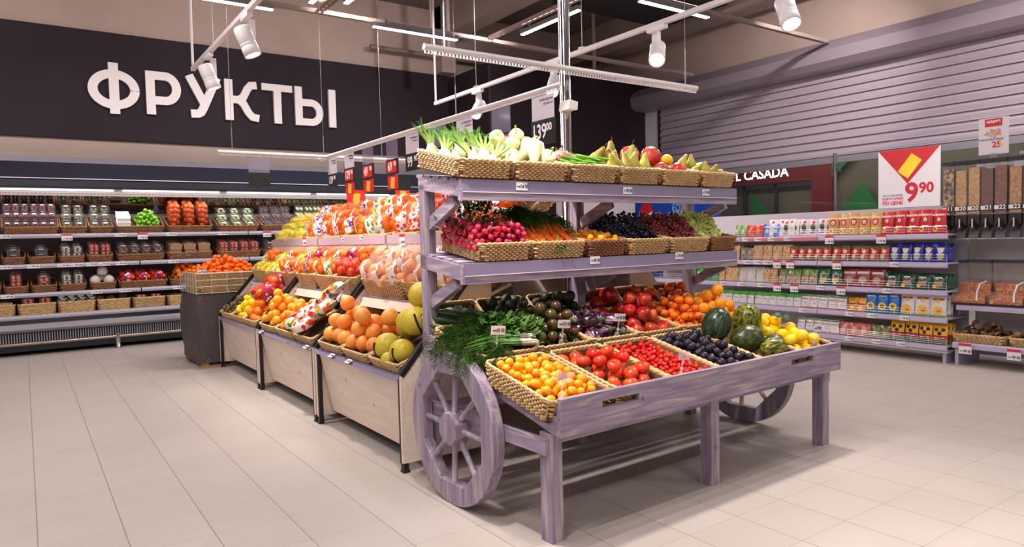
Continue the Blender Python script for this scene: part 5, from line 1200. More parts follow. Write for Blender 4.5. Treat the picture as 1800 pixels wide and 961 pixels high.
# cart price tags
for k, (px, py, Yv) in enumerate([(919, 327, 2), (1110, 334, 2), (1252, 337, 2), (1051, 457, 2), (1204, 449, 2)]):
    X, z = onY(px, py, 2.94); l = INV @ Vector((X, 2.94, z)); inst(T_c[(0, 1, 2, 1, 2)[k]], CM @ TR(l.x, .714, l.z), ['price tag on the top shelf edge below the cream peppers', 'price tag on the top shelf edge below the pears', 'price tag on the top shelf edge near the right end', 'price tag on the middle shelf edge below the yellow tomatoes', 'price tag on the middle shelf edge below the red grapes'][k], 'price tag', 'price tags of the cart shelves')
# ------------------------------------------------------------ wooden units: baskets and fruit
def uF(x, y, z, t): return TR(x, y, z) @ RZ(-90) @ RX(t)
C1 = [['netted pomelos', 'grapefruits', 'pink grapefruits'], ['printed bags', 'mixed oranges', 'yellow oranges'], ['bagged oranges', 'lemons', 'kiwis']]
bw = ['near', 'middle', 'far']
kiwi = fruit('kiwi', prof_ball(.024, 1.25), M('kiwi_skin', (124, 98, 58), .8, c2=(98, 76, 42), nscale=60, rand=.15), 12)
for bI, (y0, y1, wh) in enumerate(BAYS):
    n1 = (y1 - y0 - .06) / 3
    for j in range(3):
        y = y0 + .03 + n1 * (j + .5); F = uF(1.912, y, .608, 22.3); w_ = n1 - .012
        put_basket(F, w_, .41, .085, 'shallow basket of %s, lowest tier, unit %s' % (C1[bI][j], wh), zf=.035, group='lowest tier baskets')
        lb = dict(label='', cat='')
        if bI == 0 and j > 0: fill(F, w_, .41, .085, .035, P_gfruit, .056, 19, 'large orange-pink grapefruit in the unit nearest the cart', 'grapefruit', 'grapefruits in the nearest unit', seed=50 + j, slope=1.6, cone=-.05)
        if bI == 1 and j == 2: fill(F, w_, .41, .085, .035, P_orangey, .037, 46, 'yellow-orange orange loose in the middle unit', 'orange', 'loose yellow oranges', seed=55, slope=1.4, cone=-.1)
        if bI == 1 and j == 1: fill(F, w_, .41, .085, .035, [P_orange, P_orangey], .037, 34, 'loose orange beside the printed bags', 'orange', 'loose oranges beside printed bags', seed=56, slope=1.4, cone=-.1)
        if bI == 2 and j == 2: fill(F, w_, .41, .085, .035, kiwi, .027, 60, 'small brown kiwi in the far unit', 'kiwi', 'kiwis', seed=57, slope=.6)
        if bI == 2 and j == 1: fill(F, w_, .41, .085, .035, P_lemon, .032, 45, 'yellow lemon loose in the far unit', 'lemon', 'loose lemons', seed=58, slope=1)
        if bI == 2 and j == 0:
            fill(F, w_, .41, .085, .035, P_orange, .037, 30, 'loose orange in the far unit', 'orange', 'loose oranges of the far unit', seed=59, slope=1.3, cone=-.1)
            for q, (x, yy, z) in enumerate([(-.08, .04, .15), (.08, .06, .16), (.0, .14, .2)]): inst(NB['mag'], F @ TR(x, yy, z) @ RZ(70 * q) @ RX(8), ['red netted bag of tangerines in the far unit, left', 'red netted bag of tangerines in the far unit, right', 'red netted bag of tangerines in the far unit, top'][q], 'bag of fruit', 'red netted bags, far unit')
        if bI == 0 and j == 0:
            for q, (x, yy, z, s, lb_) in enumerate([(-.10, -.10, .11, 1.0, 'netted pomelo with black band at the front of the nearest unit'), (.09, -.10, .10, .9, 'netted pomelo beside the cart post'), (-.02, .06, .2, 1.0, 'netted pomelo second layer, left'), (.12, .04, .23, 1.05, 'netted pomelo second layer next to the cart'), (.05, .17, .33, 1.0, 'topmost netted pomelo behind the cart post'), (-.14, .09, .13, .85, 'netted pomelo behind the grapefruits'), (.02, -.17, .075, .55, 'small netted yellow fruit at the basket front')]):
                inst(P_pomelo, F @ TR(x, yy, z) @ RZ(-20 + q * 25) @ RX(10) @ SC(s), lb_, 'pomelo', 'netted pomelos')
    if bI == 1:
        F = uF(1.912, y0 + .03 + n1 * .75, .608, 22.3)
        for q, (x, yy, z, a, b2, lb_) in enumerate([(.16, .02, .15, -58, 18, 'white citrus-printed bag lying across the oranges, nearest'), (-.02, .06, .15, -40, 10, 'citrus-printed bag lying in the middle unit, second'), (-.16, -.06, .10, 10, 5, 'citrus-printed bag low at the basket front'), (.18, .12, .23, -60, 22, 'citrus-printed bag on top at the back'), (.05, -.1, .1, 40, 0, 'citrus-printed bag under the large one')]):
            inst(P_pbag, F @ TR(x, yy, z) @ RZ(a) @ RX(b2), lb_, 'bag of fruit', 'citrus printed bags')
    # middle tier
    n2 = (y1 - y0 - .05) / (2 if bI == 0 else 3)
    for j in range(2 if bI == 0 else 3):
        y = y0 + .025 + n2 * (j + .5); F = uF(2.255, y, .965, 19); w_ = n2 - .012
        put_basket(F, w_, .37, .14, 'deep basket, %s in middle tier, unit %s' % (bw[j if bI else j * 2], wh), zf=.08, group='middle tier baskets')
        kinds = {0: ['film', 'film'], 1: ['mag', 'grn', 'pur'], 2: ['red', 'lem', 'lem']}[bI]
        k = kinds[j]; nb_ = 3 if bI == 0 else 2
        for l in range(2):
            for q in range(nb_):
                x = (-.5 + (q + .5) / nb_) * (w_ - .02); p = NB[k] if not (l and q) or bI == 0 else NB[kinds[(j + 1) % 3]]
                inst(p, F @ TR(x, -.08 + .12 * l, .085 + .05 * l) @ RZ(rg.uniform(-30, 30)) @ RX(6 + rg.uniform(-10, 14)), 'fruit bag, %s middle tier basket, unit %s' % (bw[j if bI else j * 2], wh), 'bag of fruit', 'bags, %s middle tier basket, unit %s' % (bw[j if bI else j * 2], wh))
    # top tier
    nT = 3; wT = (y1 - y0) / nT
    for j in range(nT):
        y = y0 + wT * (j + .5); F = uF(2.315, y, 1.31, 13.5) @ TR(0, .20, 0)
        put_basket(F, wT - .01, .38, .055, 'flat wicker tray, %s in top tier, unit %s' % (bw[j], wh), zf=.02, group='top tier trays')
        for l in range(3):
            for q in range(2):
                kk = {0: ['film', 'mag', 'red'], 1: ['grn', 'pur', 'red'], 2: ['pur', 'lim', 'lim']}[bI][(j + l * (q % 2)) % 3 if bI < 2 else j]
                if bI == 0 and j == 0: kk = 'red'
                x = (-.5 + (q + .5) / 2) * (wT - .03)
                inst(NB[kk], F @ TR(x, -.10 + .10 * l, .03 + .055 * l) @ RZ(rg.uniform(-45, 45)) @ RX(4 + rg.uniform(-14, 14)), 'fruit bag, %s top tier tray, unit %s' % (bw[j], wh), 'bag of fruit', 'bags, %s top tray, unit %s' % (bw[j], wh))
for k, (px, py, X, red_) in enumerate([(536, 348, 2.285, 0), (536, 424, 2.285, 1), (603, 421, 2.285, 0), (636, 417, 2.285, 0), (708, 421, 2.285, 1), (503, 424, 2.285, 0)][1:]):
    y, z = onX(px, py, X); inst(T_r if red_ else T_w, TR(X - .004, y, z) @ RZ(-90) @ SC(1.3 if red_ else 1), ['red topped price tag on the far top fascia', 'small tag on the top fascia under the orange bags, left', 'small tag on the top fascia under the orange bags, right', 'red topped price tag on the top fascia nearest the cart', 'small tag at the far end of the top fascia'][k], 'price tag', 'tags of the fruit units')
for k, (px, py) in enumerate([(590, 637), (620, 664 - 28), (465, 580), (545, 625)]): 
    y, z = onX(px, min(py, 660), 1.70); inst(T_w, TR(1.672, y, .545) @ RZ(-90) @ RX(-60), 'small tag lying on the front lip of a fruit unit, %s' % ['under the grapefruits', 'beside the pomelos', 'far', 'under the orange bags'][k], 'price tag', 'lip tags of the fruit units')
# tangerines in the bin
put_basket(binF @ TR(0, 0, .0), .74, .80, .23, 'large wicker liner basket full of tangerines inside the wire cage', zf=.15)
fill(binF, .76, .84, .24, .15, P_tang, .03, 300, 'orange tangerine heaped in the wrapped pallet bin', 'tangerine', 'tangerines in the pallet bin', seed=71, slope=.55, cone=.02, tilt=40)
inst(T_w, TR(1.55, 7.97, 1.03) @ SC(1.3), 'blank card clipped to the cage of the tangerine bin', 'price tag')
# basket behind the cart, leaning
put_basket(TR(2.75, 3.72, 1.45) @ RZ(-90) @ RX(40), .34, .36, .1, 'wicker basket leaning up behind the carrots')
# ------------------------------------------------------------ refrigerated case contents
def punnet(name, c, c2, w, d, h, lab=(226, 222, 226), n=9, tray=None, labpos='top', rr=None, lid=.055):
    root = MB().prism([(-w / 2 * .88, 0), (w / 2 * .88, 0), (w / 2, h), (-w / 2, h)], -d / 2, d / 2, 'y').build(name, tray or M('punnet_clear', (215, 210, 215), .1, alpha=lid, spec=.6))
    mb = MB(); r = rr or min(w, d) / 5.2; q = random.Random(len(name) * 3 + n); kx = max(2, int(w * .86 / (2 * r))); ky = max(2, int(d * .86 / (2 * r))); kz = max(1, int((h - .004) / (1.7 * r)))
    for i in range(kx):
        for j in range(ky):
            for k in range(kz): mb.ball(((i + .5) / kx * w * .82 - w * .41 + q.uniform(-.002, .002), (j + .5) / ky * d * .86 - d * .43, r + .002 + k * 1.7 * r), r * q.uniform(.9, 1.05), 7, 5)
    cm = M(name + '_contents', c, .35, c2=c2, nscale=22, coat=.3)
    ct = mb.build('contents', cm, root, True); ct['kind'] = 'stuff'; ks = [ct]
    if lab:
        lm = flat(lab)
        if labpos == 'top': ks.append(MB().box(-w * .24, w * .2, -d * .25, d * .2, h + .001, h + .003).build('label', lm, root))
        else: ks.append(MB().box(-w * .4, w * .4, -d / 2 - .003, -d / 2 - .001, h * .12, h * .9).build('label', lm, root))
    return reg(root, ks)
K = dict(
 berry=punnet('berry_cup', (120, 14, 30), (70, 8, 22), .088, .088, .075, n=9), dark=punnet('olive_punnet', (60, 62, 34), (124, 112, 50), .11, .11, .07), whit=punnet('lime_tray', (90, 150, 40), (60, 110, 30), .16, .12, .045, None, tray=flat((222, 220, 220)), rr=.022),
 brown=punnet('date_punnet', (112, 60, 34), (160, 96, 50), .13, .11, .07), green=punnet('green_grape_punnet', (150, 168, 84), (186, 190, 120), .15, .12, .06), purp=punnet('dried_plum_pack', (72, 30, 34), (110, 60, 56), .13, .11, .07, None),
 blk=punnet('berry_tray_dark', (34, 26, 36), (70, 60, 76), .14, .11, .06), beige=punnet('kraft_box', (196, 160, 118), (170, 130, 90), .16, .12, .075, (206, 176, 130), tray=M('kraft_side', (160, 124, 92), .6)), redp=punnet('red_fruit_pack', (206, 70, 56), (226, 130, 100), .12, .11, .08, None),
 tom=punnet('tomato_punnet', (214, 50, 30), (230, 80, 40), .13, .11, .075, rr=.02), orp=punnet('orange_fruit_punnet', (222, 110, 40), (200, 80, 30), .13, .11, .07), mush=punnet('mushroom_punnet', (200, 190, 176), (170, 160, 150), .12, .11, .07, (226, 222, 220), rr=.018),
 lem=punnet('green_fruit_pack', (176, 184, 110), (200, 196, 140), .13, .11, .08, None, rr=.026))
P_coco = reg(fruit('peeled_coconut', [(.001, -.05), (.05, -.05), (.062, -.03), (.06, .02), (.04, .05), (.012, .068), (.001, .07)], M('coconut_white', (224, 214, 206), .6, c2=(206, 194, 186), nscale=20), 16), [])
P_hair = fruit('coconut', prof_ball(.055, 1.05), M('coconut_brown', (104, 72, 46), .9, c2=(74, 48, 30), nscale=50, bump=1, bscale=60), 14)
P_bowl = reg(MB().lathe([(.001, 0), (.03, 0), (.046, .034), (.048, .036), (.044, .036), (.03, .008), (.001, .006)], 16).build('white_bowl', flat((216, 214, 216)), smooth=True))
reg(P_bowl, [MB().lathe([(.001, .030), (.042, .032), (.001, .034)], 14).build('dark_filling', M('bowl_dark', (40, 36, 34), .5), P_bowl)])
kraft = print_mat('kraft_print', (196, 166, 132), [(90, 60, 50), (196, 166, 132), (60, 40, 40)], 60, .3)
NB['kr'] = net_bag('tangerine_net', M('case_tangerine', (236, 92, 16), .4, rand=.1), net_mat('net_brown', (130, 70, 40), 70, .12), kraft, .034, 8, (.17, .13))
NB['kr2'] = net_bag('tangerine_net', M('case_tangerine', (236, 92, 16), .4, rand=.1), net_re, lab_mag, .030, 8, (.17, .13))
rowdef = {  # row: (pixel left, pixel right, what, kind, label words)
 3: [(-62, 0, 'dark', 'green olives'), (3, 105, 'berry', 'dark red berry cups'), (106, 155, 'dark', 'dark packs left of the lime basket'), (157, 200, 'dark', 'dark packs beside the limes'), (204, 291, 'lime', 'limes and white lime trays'), (294, 375, 'kr', 'brown netted tangerines'),
     (382, 457, 'green', 'green grape punnets'), (460, 522, 'purp', 'dark purple fruit packs'), (526, 592, 'lem', 'pale green fruit'), (596, 668, 'dark', 'dark packs behind the orange bags'), (672, 742, 'green', 'green punnets behind the orange bags')],
 2: [(-52, -4, 'blk', 'black berry trays at the edge'), (0, 43, 'blk', 'black berry trays'), (46, 97, 'blk', 'dark berry trays with a white label'), (101, 148, 'mush', 'pale mushroom packs'), (151, 198, 'redp', 'purple and pink packs'), (203, 290, 'brown', 'brown dates'), (292, 374, 'beige', 'beige kraft boxes'),
     (382, 459, 'redp', 'red fruit packs'), (462, 525, 'brown', 'brown packs behind the top tier')],
 1: [(-50, -3, 'redp', 'red packs at the left edge'), (0, 46, 'redp', 'pink packs'), (49, 97, 'orp', 'orange fruit punnets'), (100, 148, 'mush', 'mushrooms'), (155, 201, 'coco', 'white peeled coconuts'), (204, 292, 'kr2', 'red netted tangerines'), (295, 360, 'tang', 'loose oranges beside the bin')],
 0: [(-50, 20, 'beige', 'packs at the left edge'), (23, 93, 'tom', 'tomato punnets'), (95, 163, 'bowl', 'white bowls'), (165, 225, 'hair', 'brown coconuts'), (228, 287, 'redp', 'small red packs'), (290, 345, 'purp', 'dark packs beside the bin')]}
tray_n = {3: 'upper', 2: 'second', 1: 'third', 0: 'bottom'}
for row, items in rowdef.items():
    z0 = SHZ[row]; yF = FY + (.10 if row else .06); dp = .42; h = .10 if row != 0 else .15; tl = {3: 20, 2: 12, 1: 12, 0: 0}[row]
    for (a, b2, kd, words) in items:
        X0, X1 = onY(a, 420, yF)[0], onY(b2, 420, yF)[0]; w_ = X1 - X0 - .01; F = TR((X0 + X1) / 2, yF, z0 + .002) @ RX(tl) @ TR(0, dp / 2, 0)
        put_basket(F, round(w_, 2), dp, h, 'wicker basket of %s, %s case shelf' % (words, tray_n[row]), wickb if row else wick, False, .05, 'baskets of the refrigerated case')
        lb = '%s, %s shelf of the case' % (words, tray_n[row]); grp = '%s, %s case shelf' % (words, tray_n[row])
        sd = row * 40 + int(a) % 37
        if kd in K:
            p = K[kd]; bb = [v.co for v in p.data.vertices]; pw = max(v.x for v in bb) * 2 + .004; pd = .115; ph = max(v.z for v in bb) + .006
            nx = max(1, int((w_ - .03) / pw)); ny = 3; nz = {3: 2, 2: 2, 1: 2, 0: 1}[row]
            for l in range(nz + (1 if row in (3,) else 0)):
                for i in range(nx):
                    for j in range(ny):
                        if j < l - 0 and l > 0 and row == 3 and l == 2: continue
                        if (row == 3 and l > j): continue
                        x = (-.5 + (i + .5) / nx) * (w_ - .03)
                        if row == 0 and kd == 'tom' and True: zz = .13
                        else: zz = .052 if h > .12 else .052
                        if row == 0: zz = .135 if kd == 'tom' else .10
                        up = 28 if (kd in ('berry', 'green', 'dark') and l == 0 and j == 2) else 0
                        inst(p, F @ TR(x + rnd.uniform(-.004, .004), -.14 + .125 * j, zz + ph * l) @ RZ(rnd.uniform(-7, 7)) @ RX(rnd.uniform(-3, 3)), lb, 'fruit pack', grp)
            if row == 0 and kd == 'tom':
                for i in range(nx - 1): inst(p, F @ TR((-.5 + (i + 1) / nx) * (w_ - .03), -.08, .125 + ph) @ RZ(8), lb, 'fruit pack', grp)
        elif kd == 'lime':
            for l in range(3): 
                for j in range(2): inst(K['whit'], F @ TR(-w_ * .33, -.12 + .13 * j + .02 * l, .052 + .05 * l) @ RX(10), 'white tray of limes in clear film, upper case shelf', 'fruit pack', 'white lime trays')
            fill(F @ TR(w_ * .17, 0, 0), w_ * .62, dp, h, .05, P_lime, .026, 85, 'loose bright green lime, upper case shelf', 'lime', 'loose limes', seed=5, slope=1.1)
        elif kd in ('kr', 'kr2'):
            for l in range(3 if kd == 'kr' else 1):
                for i in range(3):
                    for j in range(2): inst(NB[kd], F @ TR((-.5 + (i + .5) / 3) * (w_ - .04), -.09 + .15 * j + .03 * l, .055 + .06 * l) @ RZ(90 * (kd == 'kr') + rnd.uniform(-10, 10)) @ RX(0), lb, 'bag of fruit', grp)
        elif kd == 'coco':
            for (x, y, z) in ((-.09, -.08, .10), (.07, -.09, .10), (-.01, .03, .12), (.0, -.04, .215)): inst(P_coco, F @ TR(x, y, z) @ RZ(x * 900), lb, 'coconut', grp)
        elif kd == 'tang': fill(F, w_, dp, h, .05, P_orange, .036, 40, lb, 'orange', grp, seed=sd, slope=1.2)
        elif kd == 'hair':
            for i, (x, y, z) in enumerate(((-.16, -.1, .12), (-.03, -.1, .115), (.11, -.09, .15), (.1, .05, .13), (-.1, .03, .12))): inst(P_hair, F @ TR(x, y, z + .03) @ RZ(i * 50), lb, 'coconut', grp)
        elif kd == 'bowl':
            for l in range(3):
                for i in range(4):
                    for j in range(3): inst(P_bowl, F @ TR(-.165 + .105 * i + .02 * (l % 2), -.14 + .11 * j, .135 + .03 * l) @ RX(12), lb, 'bowl', grp)
ctags = [(8, 3, 0), (118, 3, 1), (212, 3, 0), (251, 3, 1), (302, 3, 0), (392, 3, 0), (470, 3, 1), (6, 2, 0), (56, 2, 0), (109, 2, 0), (132, 2, 0), (159, 2, 0), (181, 2, 0), (211, 2, 0), (303, 2, 0), (7, 1, 0), (165, 1, 0), (215, 1, 0), (309, 1, 0)]
for k, (px, row, rd) in enumerate(ctags):
    z = SHZ[row] - (.02 if not rd else .04); X = onY(px, 420, FY + .05)[0]
    inst(T_r if rd else T_w, TR(X, FY + .052, z) @ SC(1.9 if not rd else 1.7, 1, 1.25 if not rd else 1.3), '%s price tag on the %s case shelf edge, number %s from the left' % ('red topped' if rd else 'plain white', tray_n[row], ['one', 'two', 'three', 'four', 'five', 'six', 'seven', 'eight'][[c[0] for c in ctags if c[1] == row].index(px)]), 'price tag', 'price tags of the refrigerated case')
# ------------------------------------------------------------ gondola packets
def pouch(name, c, w, h, t_, decals=(), text=None, c2=None, clear=False, rough=.28):
    """standing pillow pack, front at -y; decals (shape, x, z, size, colour) in fractions of the pack"""
    nx, nz_ = 6, 8; mb = MB()
    def sy(u, v, s): return s * t_ / 2 * (math.cos(u * PI / 2) ** .5 if abs(u) < 1 else 0) * (min(1, (1 - v) * 2.2) ** .7) * (.85 + .15 * math.cos(v * 9 + u * 2))
    vs = []
    for s in (-1, 1):
        for k in range(nz_ + 1):
            for i in range(nx + 1):
                u = -1 + 2 * i / nx; v = k / nz_; vs.append((u * w / 2 * (1 - .05 * math.sin(v * PI)), sy(u, v, s), v * h))
    N1 = (nx + 1) * (nz_ + 1); fs = []
    for k in range(nz_):
        for i in range(nx):
            a = k * (nx + 1) + i; fs.append((a, a + 1, a + nx + 2, a + nx + 1)); b3 = a + N1; fs.append((b3 + 1, b3, b3 + nx + 1, b3 + nx + 2))
    for i in range(nx): fs.append((i + 1, i, i + N1, i + 1 + N1))
    mb.add(vs, fs)
    o = mb.build(name, M(name + '_film', c, rough, c2=c2, nscale=26, coat=.4) if c2 else M(name + '_film', c, rough, coat=.4), smooth=True); ks = []
    if decals:
        db = MB(); mats = []
        for (sh, x, z, s, cc) in decals:
            m_ = flat(cc)
            if m_ not in mats: mats.append(m_)
            db.mi = mats.index(m_)
            def pt(px, pz):
                u = max(-.97, min(.97, px / (w / 2))); return (px, sy(u, max(0, min(1, pz / h)), -1) - .0012 - .0003 * len(db.f) / 40, pz)
            X, Z = x * w / 2, z * h; sx, sz = (s if isinstance(s, tuple) else (s, s)); 
            if sh == 'o':
                rr_ = sx * w / 2; rz = sz * w / 2; r2 = [pt(X + rr_ * math.cos(a), Z + rz * math.sin(a)) for a in np.linspace(0, 2 * PI, 13)[:-1]]; r1 = [pt(X + .5 * rr_ * math.cos(a), Z + .5 * rz * math.sin(a)) for a in np.linspace(0, 2 * PI, 13)[:-1]]
                db.add([pt(X, Z)] + r1 + r2, [(0, 1 + i, 1 + (i + 1) % 12) for i in range(12)] + [(1 + i, 13 + i, 13 + (i + 1) % 12, 1 + (i + 1) % 12) for i in range(12)])
            else:
                n = 6; g_ = [pt(X + (i / n - .5) * sx * w, Z + (k / 2 - .5) * sz * h) for k in range(3) for i in range(n + 1)]
                db.add(g_, [(k * (n + 1) + i, k * (n + 1) + i + 1, (k + 1) * (n + 1) + i + 1, (k + 1) * (n + 1) + i) for k in range(2) for i in range(n)])
        ks.append(db.build('printed_label', mats, o))
    if text:
        tb = MB(); body, x, z, size, cc = text; add_text(tb, body, size, TR(x * w / 2, -t_ / 2 * 1.05 - .002, z * h) @ FACE_Y, .001, .0002); ks.append(tb.build('pack_writing', flat(cc), o))
    return reg(o, ks)
RD, WH, YE, BK, GN, BLU, TN = (204, 28, 34), (228, 222, 226), (246, 196, 30), (34, 26, 24), (40, 120, 60), (24, 50, 160), (196, 150, 100)
Q = dict(
 red=pouch('red_seed_pack', (198, 26, 28), .135, .238, .05, [('o', 0, .58, .42, (170, 40, 34)), ('o', 0, .58, .28, WH), ('o', 0, .56, .16, TN), ('o', -.5, .2, .4, YE), ('o', -.5, .2, .2, BK), ('r', 0, .33, (.5, .05), WH)], ('БАБКИНЫ', 0, .77, .026, (245, 235, 225))),
 gold=pouch('gold_seed_pack', (200, 152, 84), .13, .236, .05, [('o', 0, .6, .62, (206, 44, 30)), ('o', 0, .58, .32, WH), ('o', 0, .56, .18, TN), ('o', -.3, .2, .4, YE), ('o', -.3, .2, .2, BK)], ('БАБКИНЫ', 0, .78, .024, (245, 235, 225))),
 wdot=pouch('white_nut_pack', (214, 208, 214), .125, .19, .05, [('o', .1, .84, .3, RD), ('o', 0, .55, .55, (86, 104, 52)), ('o', .1, .45, .45, (46, 46, 50)), ('r', 0, .2, (.5, .08), (176, 90, 96))]),
 wred=pouch('white_dried_fruit_pack', (222, 216, 216), .12, .2, .05, [('o', 0, .84, .28, RD), ('o', 0, .4, .5, (206, 206, 180))]),
 sred=pouch('small_red_pack', (196, 60, 40), .10, .15, .045, [('o', 0, .5, .5, (222, 120, 90))]), sblu=pouch('small_blue_pack', (40, 110, 200), .10, .155, .045, [('o', 0, .45, .45, (190, 214, 236)), ('r', 0, .75, (.7, .08), WH)]),
 sgrn=pouch('small_green_pack', (120, 156, 90), .1, .15, .045, [('o', 0, .5, .5, (222, 216, 190))]),
 grr=pouch('red_green_pack', (190, 30, 36), .10, .165, .045, [('r', 0, .93, (.98, .12), GN), ('o', .1, .62, .45, (232, 200, 170)), ('o', -.2, .3, .45, (210, 190, 150)), ('r', 0, .1, (.96, .14), GN), ('r', 0, .42, (.5, .05), YE)]),
 blue=pouch('blue_seed_pack', (26, 40, 150), .12, .185, .06, [('o', 0, .62, .5, (206, 206, 232)), ('r', 0, .72, (.6, .07), YE), ('o', 0, .3, .55, (176, 180, 120)), ('r', 0, .42, (.6, .07), WH)]),
 nut=pouch('clear_nut_pack', (186, 130, 74), .12, .18, .05, [('r', 0, .8, (.7, .2), (222, 196, 160)), ('o', 0, .78, .2, RD)], c2=(214, 176, 122)), nutd=pouch('dark_mixed_pack', (84, 76, 70), .12, .15, .05, [('o', 0, .6, .4, (170, 160, 120))], c2=(150, 140, 130)),
 wht=pouch('white_coconut_pack', (214, 206, 202), .11, .185, .045, [('r', 0, .8, (.6, .15), (190, 180, 190))], c2=(190, 182, 178)),
 gjar=pouch('green_topped_pack', (96, 140, 62), .105, .175, .045, [('r', 0, .30, (.9, .5), (190, 160, 140)), ('o', 0, .5, .5, (180, 70, 60)), ('o', 0, .25, .4, (110, 66, 50))], c2=(140, 168, 90)),
 grn=pouch('green_seed_pack', (16, 96, 58), .12, .19, .055, [('r', 0, .45, (.55, .5), (196, 170, 140)), ('o', 0, .4, .35, (200, 60, 50)), ('o', -.1, .2, .3, YE)]), wine=pouch('wine_nut_pack', (134, 36, 40), .13, .19, .055, [('r', 0, .78, (.8, .12), WH), ('o', 0, .38, .55, (170, 150, 140))], c2=(170, 70, 64)),
 dgrn=pouch('dark_green_seed_pack', (8, 70, 46), .15, .15, .06, [('r', .05, .5, (.5, .55), (176, 130, 110)), ('o', -.4, .25, .28, YE), ('r', 0, .8, (.4, .08), WH)]),
 wrs=pouch('white_script_pack', (220, 214, 216), .105, .15, .045, [('r', 0, .92, (.9, .1), (60, 140, 70)), ('r', 0, .68, (.7, .06), (196, 60, 80)), ('r', 0, .08, (.95, .07), (190, 50, 60)), ('o', .1, .38, .4, (200, 196, 198))]),
 wgr=pouch('green_topped_white_pack', (216, 212, 214), .10, .15, .045, [('r', 0, .85, (.95, .28), (50, 170, 50)), ('r', 0, .5, (.5, .05), (200, 70, 90))]),
 yel=pouch('yellow_pack', (226, 150, 20), .11, .15, .05, [('r', 0, .55, (.8, .12), (150, 80, 20)), ('o', 0, .3, .4, (246, 200, 60))]), bsun=pouch('sunflower_blue_pack', (30, 110, 200), .11, .205, .05, [('r', 0, .88, (.7, .08), WH), ('o', 0, .36, .72, YE), ('o', 0, .36, .38, (80, 50, 26)), ('r', 0, .08, (.95, .1), (50, 130, 60))]),
 wsun=pouch('white_sunflower_pack', (224, 216, 216), .13, .21, .05, [('r', 0, .84, (.7, .07), (160, 40, 50)), ('o', 0, .76, .3, YE), ('o', 0, .3, .7, (236, 180, 30)), ('o', .1, .3, .3, (170, 110, 30)), ('r', 0, .07, (.95, .08), (60, 130, 60))]),
 pnk=pouch('clear_red_snack_pack', (176, 70, 60), .14, .14, .05, [('o', 0, .5, .5, (214, 150, 120))], c2=(206, 120, 96)), olv=pouch('clear_green_snack_pack', (120, 120, 60), .12, .14, .05, [('o', 0, .4, .4, (180, 160, 60))], c2=(80, 90, 40)),
 ysun=pouch('yellow_black_seed_pack', (236, 170, 26), .135, .2, .055, [('o', -.45, .74, .28, BK), ('o', .45, .74, .28, BK), ('o', 0, .56, .3, BK), ('r', 0, .33, (.96, .24), (150, 22, 30)), ('r', 0, .33, (.6, .06), WH), ('r', 0, .1, (.95, .2), (30, 90, 50))]),
 obag=pouch('green_outer_pack', (40, 160, 60), .12, .17, .05, [('o', 0, .5, .5, (214, 226, 190))]))
GR = {4: [(1292, 1312, 'sgrn', 1), (1312, 1340, 'sred', 2), (1342, 1373, 'sblu', 2), (1352, 1400, 'wred', 2), (1375, 1454, 'wdot', 4), (1456, 1549, 'gold', 5), (1549, 1663, 'red', 5)],
      3: [(1236, 1300, 'nut', 3), (1302, 1324, 'nutd', 1), (1324, 1392, 'nut', 3), (1388, 1460, 'grr', 5), (1462, 1562, 'grr', 6), (1564, 1664, 'blue', 5)],
      2: [(1210, 1262, 'obag', 3), (1262, 1298, 'nut', 3), (1298, 1342, 'wht', 3), (1342, 1366, 'nut', 2), (1368, 1436, 'gjar', 5), (1438, 1480, 'grn', 3), (1482, 1554, 'wine', 4), (1554, 1666, 'dgrn', 4)],
      1: [(1250, 1380, 'wgr', 8), (1380, 1408, 'wgr', 2), (1408, 1488, 'wrs', 5), (1490, 1522, 'yel', 2), (1522, 1580, 'bsun', 3), (1582, 1664, 'wsun', 3)],
      0: [(1400, 1474, 'wrs', 5), (1474, 1530, 'pnk', 4), (1530, 1566, 'olv', 3), (1566, 1666, 'ysun', 5)]}
gname = {4: 'top', 3: 'second', 2: 'third', 1: 'fourth', 0: 'bottom'}
for row, its in GR.items():
    z = GZ[row] + .001; Xf = 7.255
    for (a, b2, kd, n) in its:
        Y0, Y1 = onX(a, 450, Xf)[0], onX(b2, 450, Xf)[0]; p = Q[kd]; nm = p.name.split('.')[0].replace('_', ' '); pw = max(v.co.x for v in p.data.vertices) * 2; n = max(1, min(n + 2, round((Y0 - Y1) / (pw * .98))))
        for i in range(n):
            y = Y0 + (Y1 - Y0) * (i + .5) / n; sc = min(1.15, max(.8, abs(Y1 - Y0) / n / pw))
            for dd in range(3):
                inst(p, TR(Xf + dd * .075 + rnd.uniform(-.006, .006), y + rnd.uniform(-.004, .004), z) @ RZ(-90 + rnd.uniform(-9, 9)) @ RX(-7) @ SC(sc, 1, rnd.uniform(.97, 1.03)), '%s in a row on the %s gondola shelf' % (nm, gname[row]), 'snack pack', '%ss, %s gondola shelf from pixel group %s' % (nm, gname[row], 'abcdefgh'[its.index((a, b2, kd, n)) if (a, b2, kd, n) in its else 0]) if False else '%ss, %s gondola shelf' % (nm, gname[row]))
gt = [(1310, 4, 0), (1332, 4, 0), (1356, 4, 0), (1384, 4, 0), (1458, 4, 1), (1549, 4, 1), (1312, 3, 0), (1331, 3, 0), (1347, 3, 0), (1366, 3, 1), (1389, 3, 1), (1471, 3, 1), (1572, 3, 0), (1269, 2, 0), (1301, 2, 0), (1337, 2, 0), (1366, 2, 1), (1396, 2, 1), (1442, 2, 0), (1478, 2, 1), (1559, 2, 0), (1410, 1, 0), (1493, 1, 0), (1532, 1, 0), (1590, 1, 0), (1492, 0, 0), (1540, 0, 0), (1584, 0, 0)]
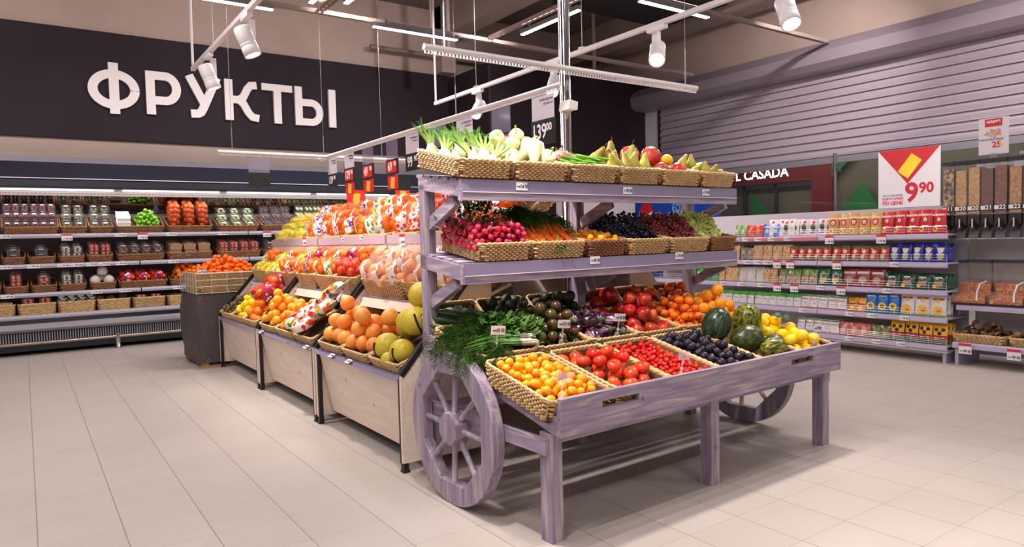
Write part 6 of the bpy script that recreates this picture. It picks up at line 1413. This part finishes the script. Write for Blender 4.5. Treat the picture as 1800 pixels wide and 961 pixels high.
for k, (px, row, rd) in enumerate(gt):
    y = onX(px, 450, 7.18)[0]; ix = [c[0] for c in gt if c[1] == row].index(px)
    inst(T_r if rd else T_w, TR(7.178, y, GZ[row] - (.022 if not rd else .04)) @ RZ(-90) @ SC(1.25 if not rd else 1.4), '%s price tag on the %s gondola shelf edge, %s from the left' % ('red topped' if rd else 'plain white', gname[row], ['first', 'second', 'third', 'fourth', 'fifth', 'sixth', 'seventh', 'eighth'][ix]), 'price tag', 'price tags of the gondola')
o = MB().box(-.003, 0, onX(1438, 450, 7.18)[0], onX(1300, 450, 7.18)[0], -.022, .012).build('pink_shelf_strip', flat((206, 110, 122)), mw=TR(7.181, 0, GZ[4] - .022)); tag(o, 'pink printed strip along the left top edge of the gondola', 'strip')
for k, (px, zz) in enumerate([(1697, .17), (1783, .16)]):
    y = onX(px, 600, 7.18)[0]; inst(T_r, TR(7.175, y, zz) @ RZ(-90) @ SC(1.55), 'red topped price tag under the dried mushroom baskets, %s' % ['left', 'right'][k], 'price tag')
# baskets at the foot of the second unit
mushm = M('dried_mushroom', (86, 54, 38), .8, c2=(140, 104, 76), nscale=24, rand=.3); P_mush = fruit('dried_mushroom', [(.001, 0), (.012, .0), (.011, .02), (.034, .018), (.036, .026), (.02, .038), (.001, .04)], mushm, 12, lobes(5, .08), [('stalk_end', MB().lathe([(.001, -.006), (.011, -.004), (.012, .0)], 8), brown)])
for k, y in enumerate((2.83, 2.36)):
    F = TR(7.4, y, .217) @ RZ(-90); put_basket(F, .45, .34, .085, 'pale wicker basket of dried mushrooms at the foot of the dispensers, %s' % ['left', 'right'][k], zf=.045)
    fill(F, .45, .34, .085, .045, P_mush, .03, 40, 'wrinkled dried mushroom, %s floor level basket' % ['left', 'right'][k], 'mushroom', 'dried mushrooms %s basket' % ['left', 'right'][k], seed=80 + k, slope=.7)
# ------------------------------------------------------------ drop prototypes that were never placed
for n_ in list(PROTO_KIDS):
    o = bpy.data.objects.get(n_)
    if o and n_ not in USED:
        for c in list(o.children_recursive) + [o]: bpy.data.objects.remove(c)
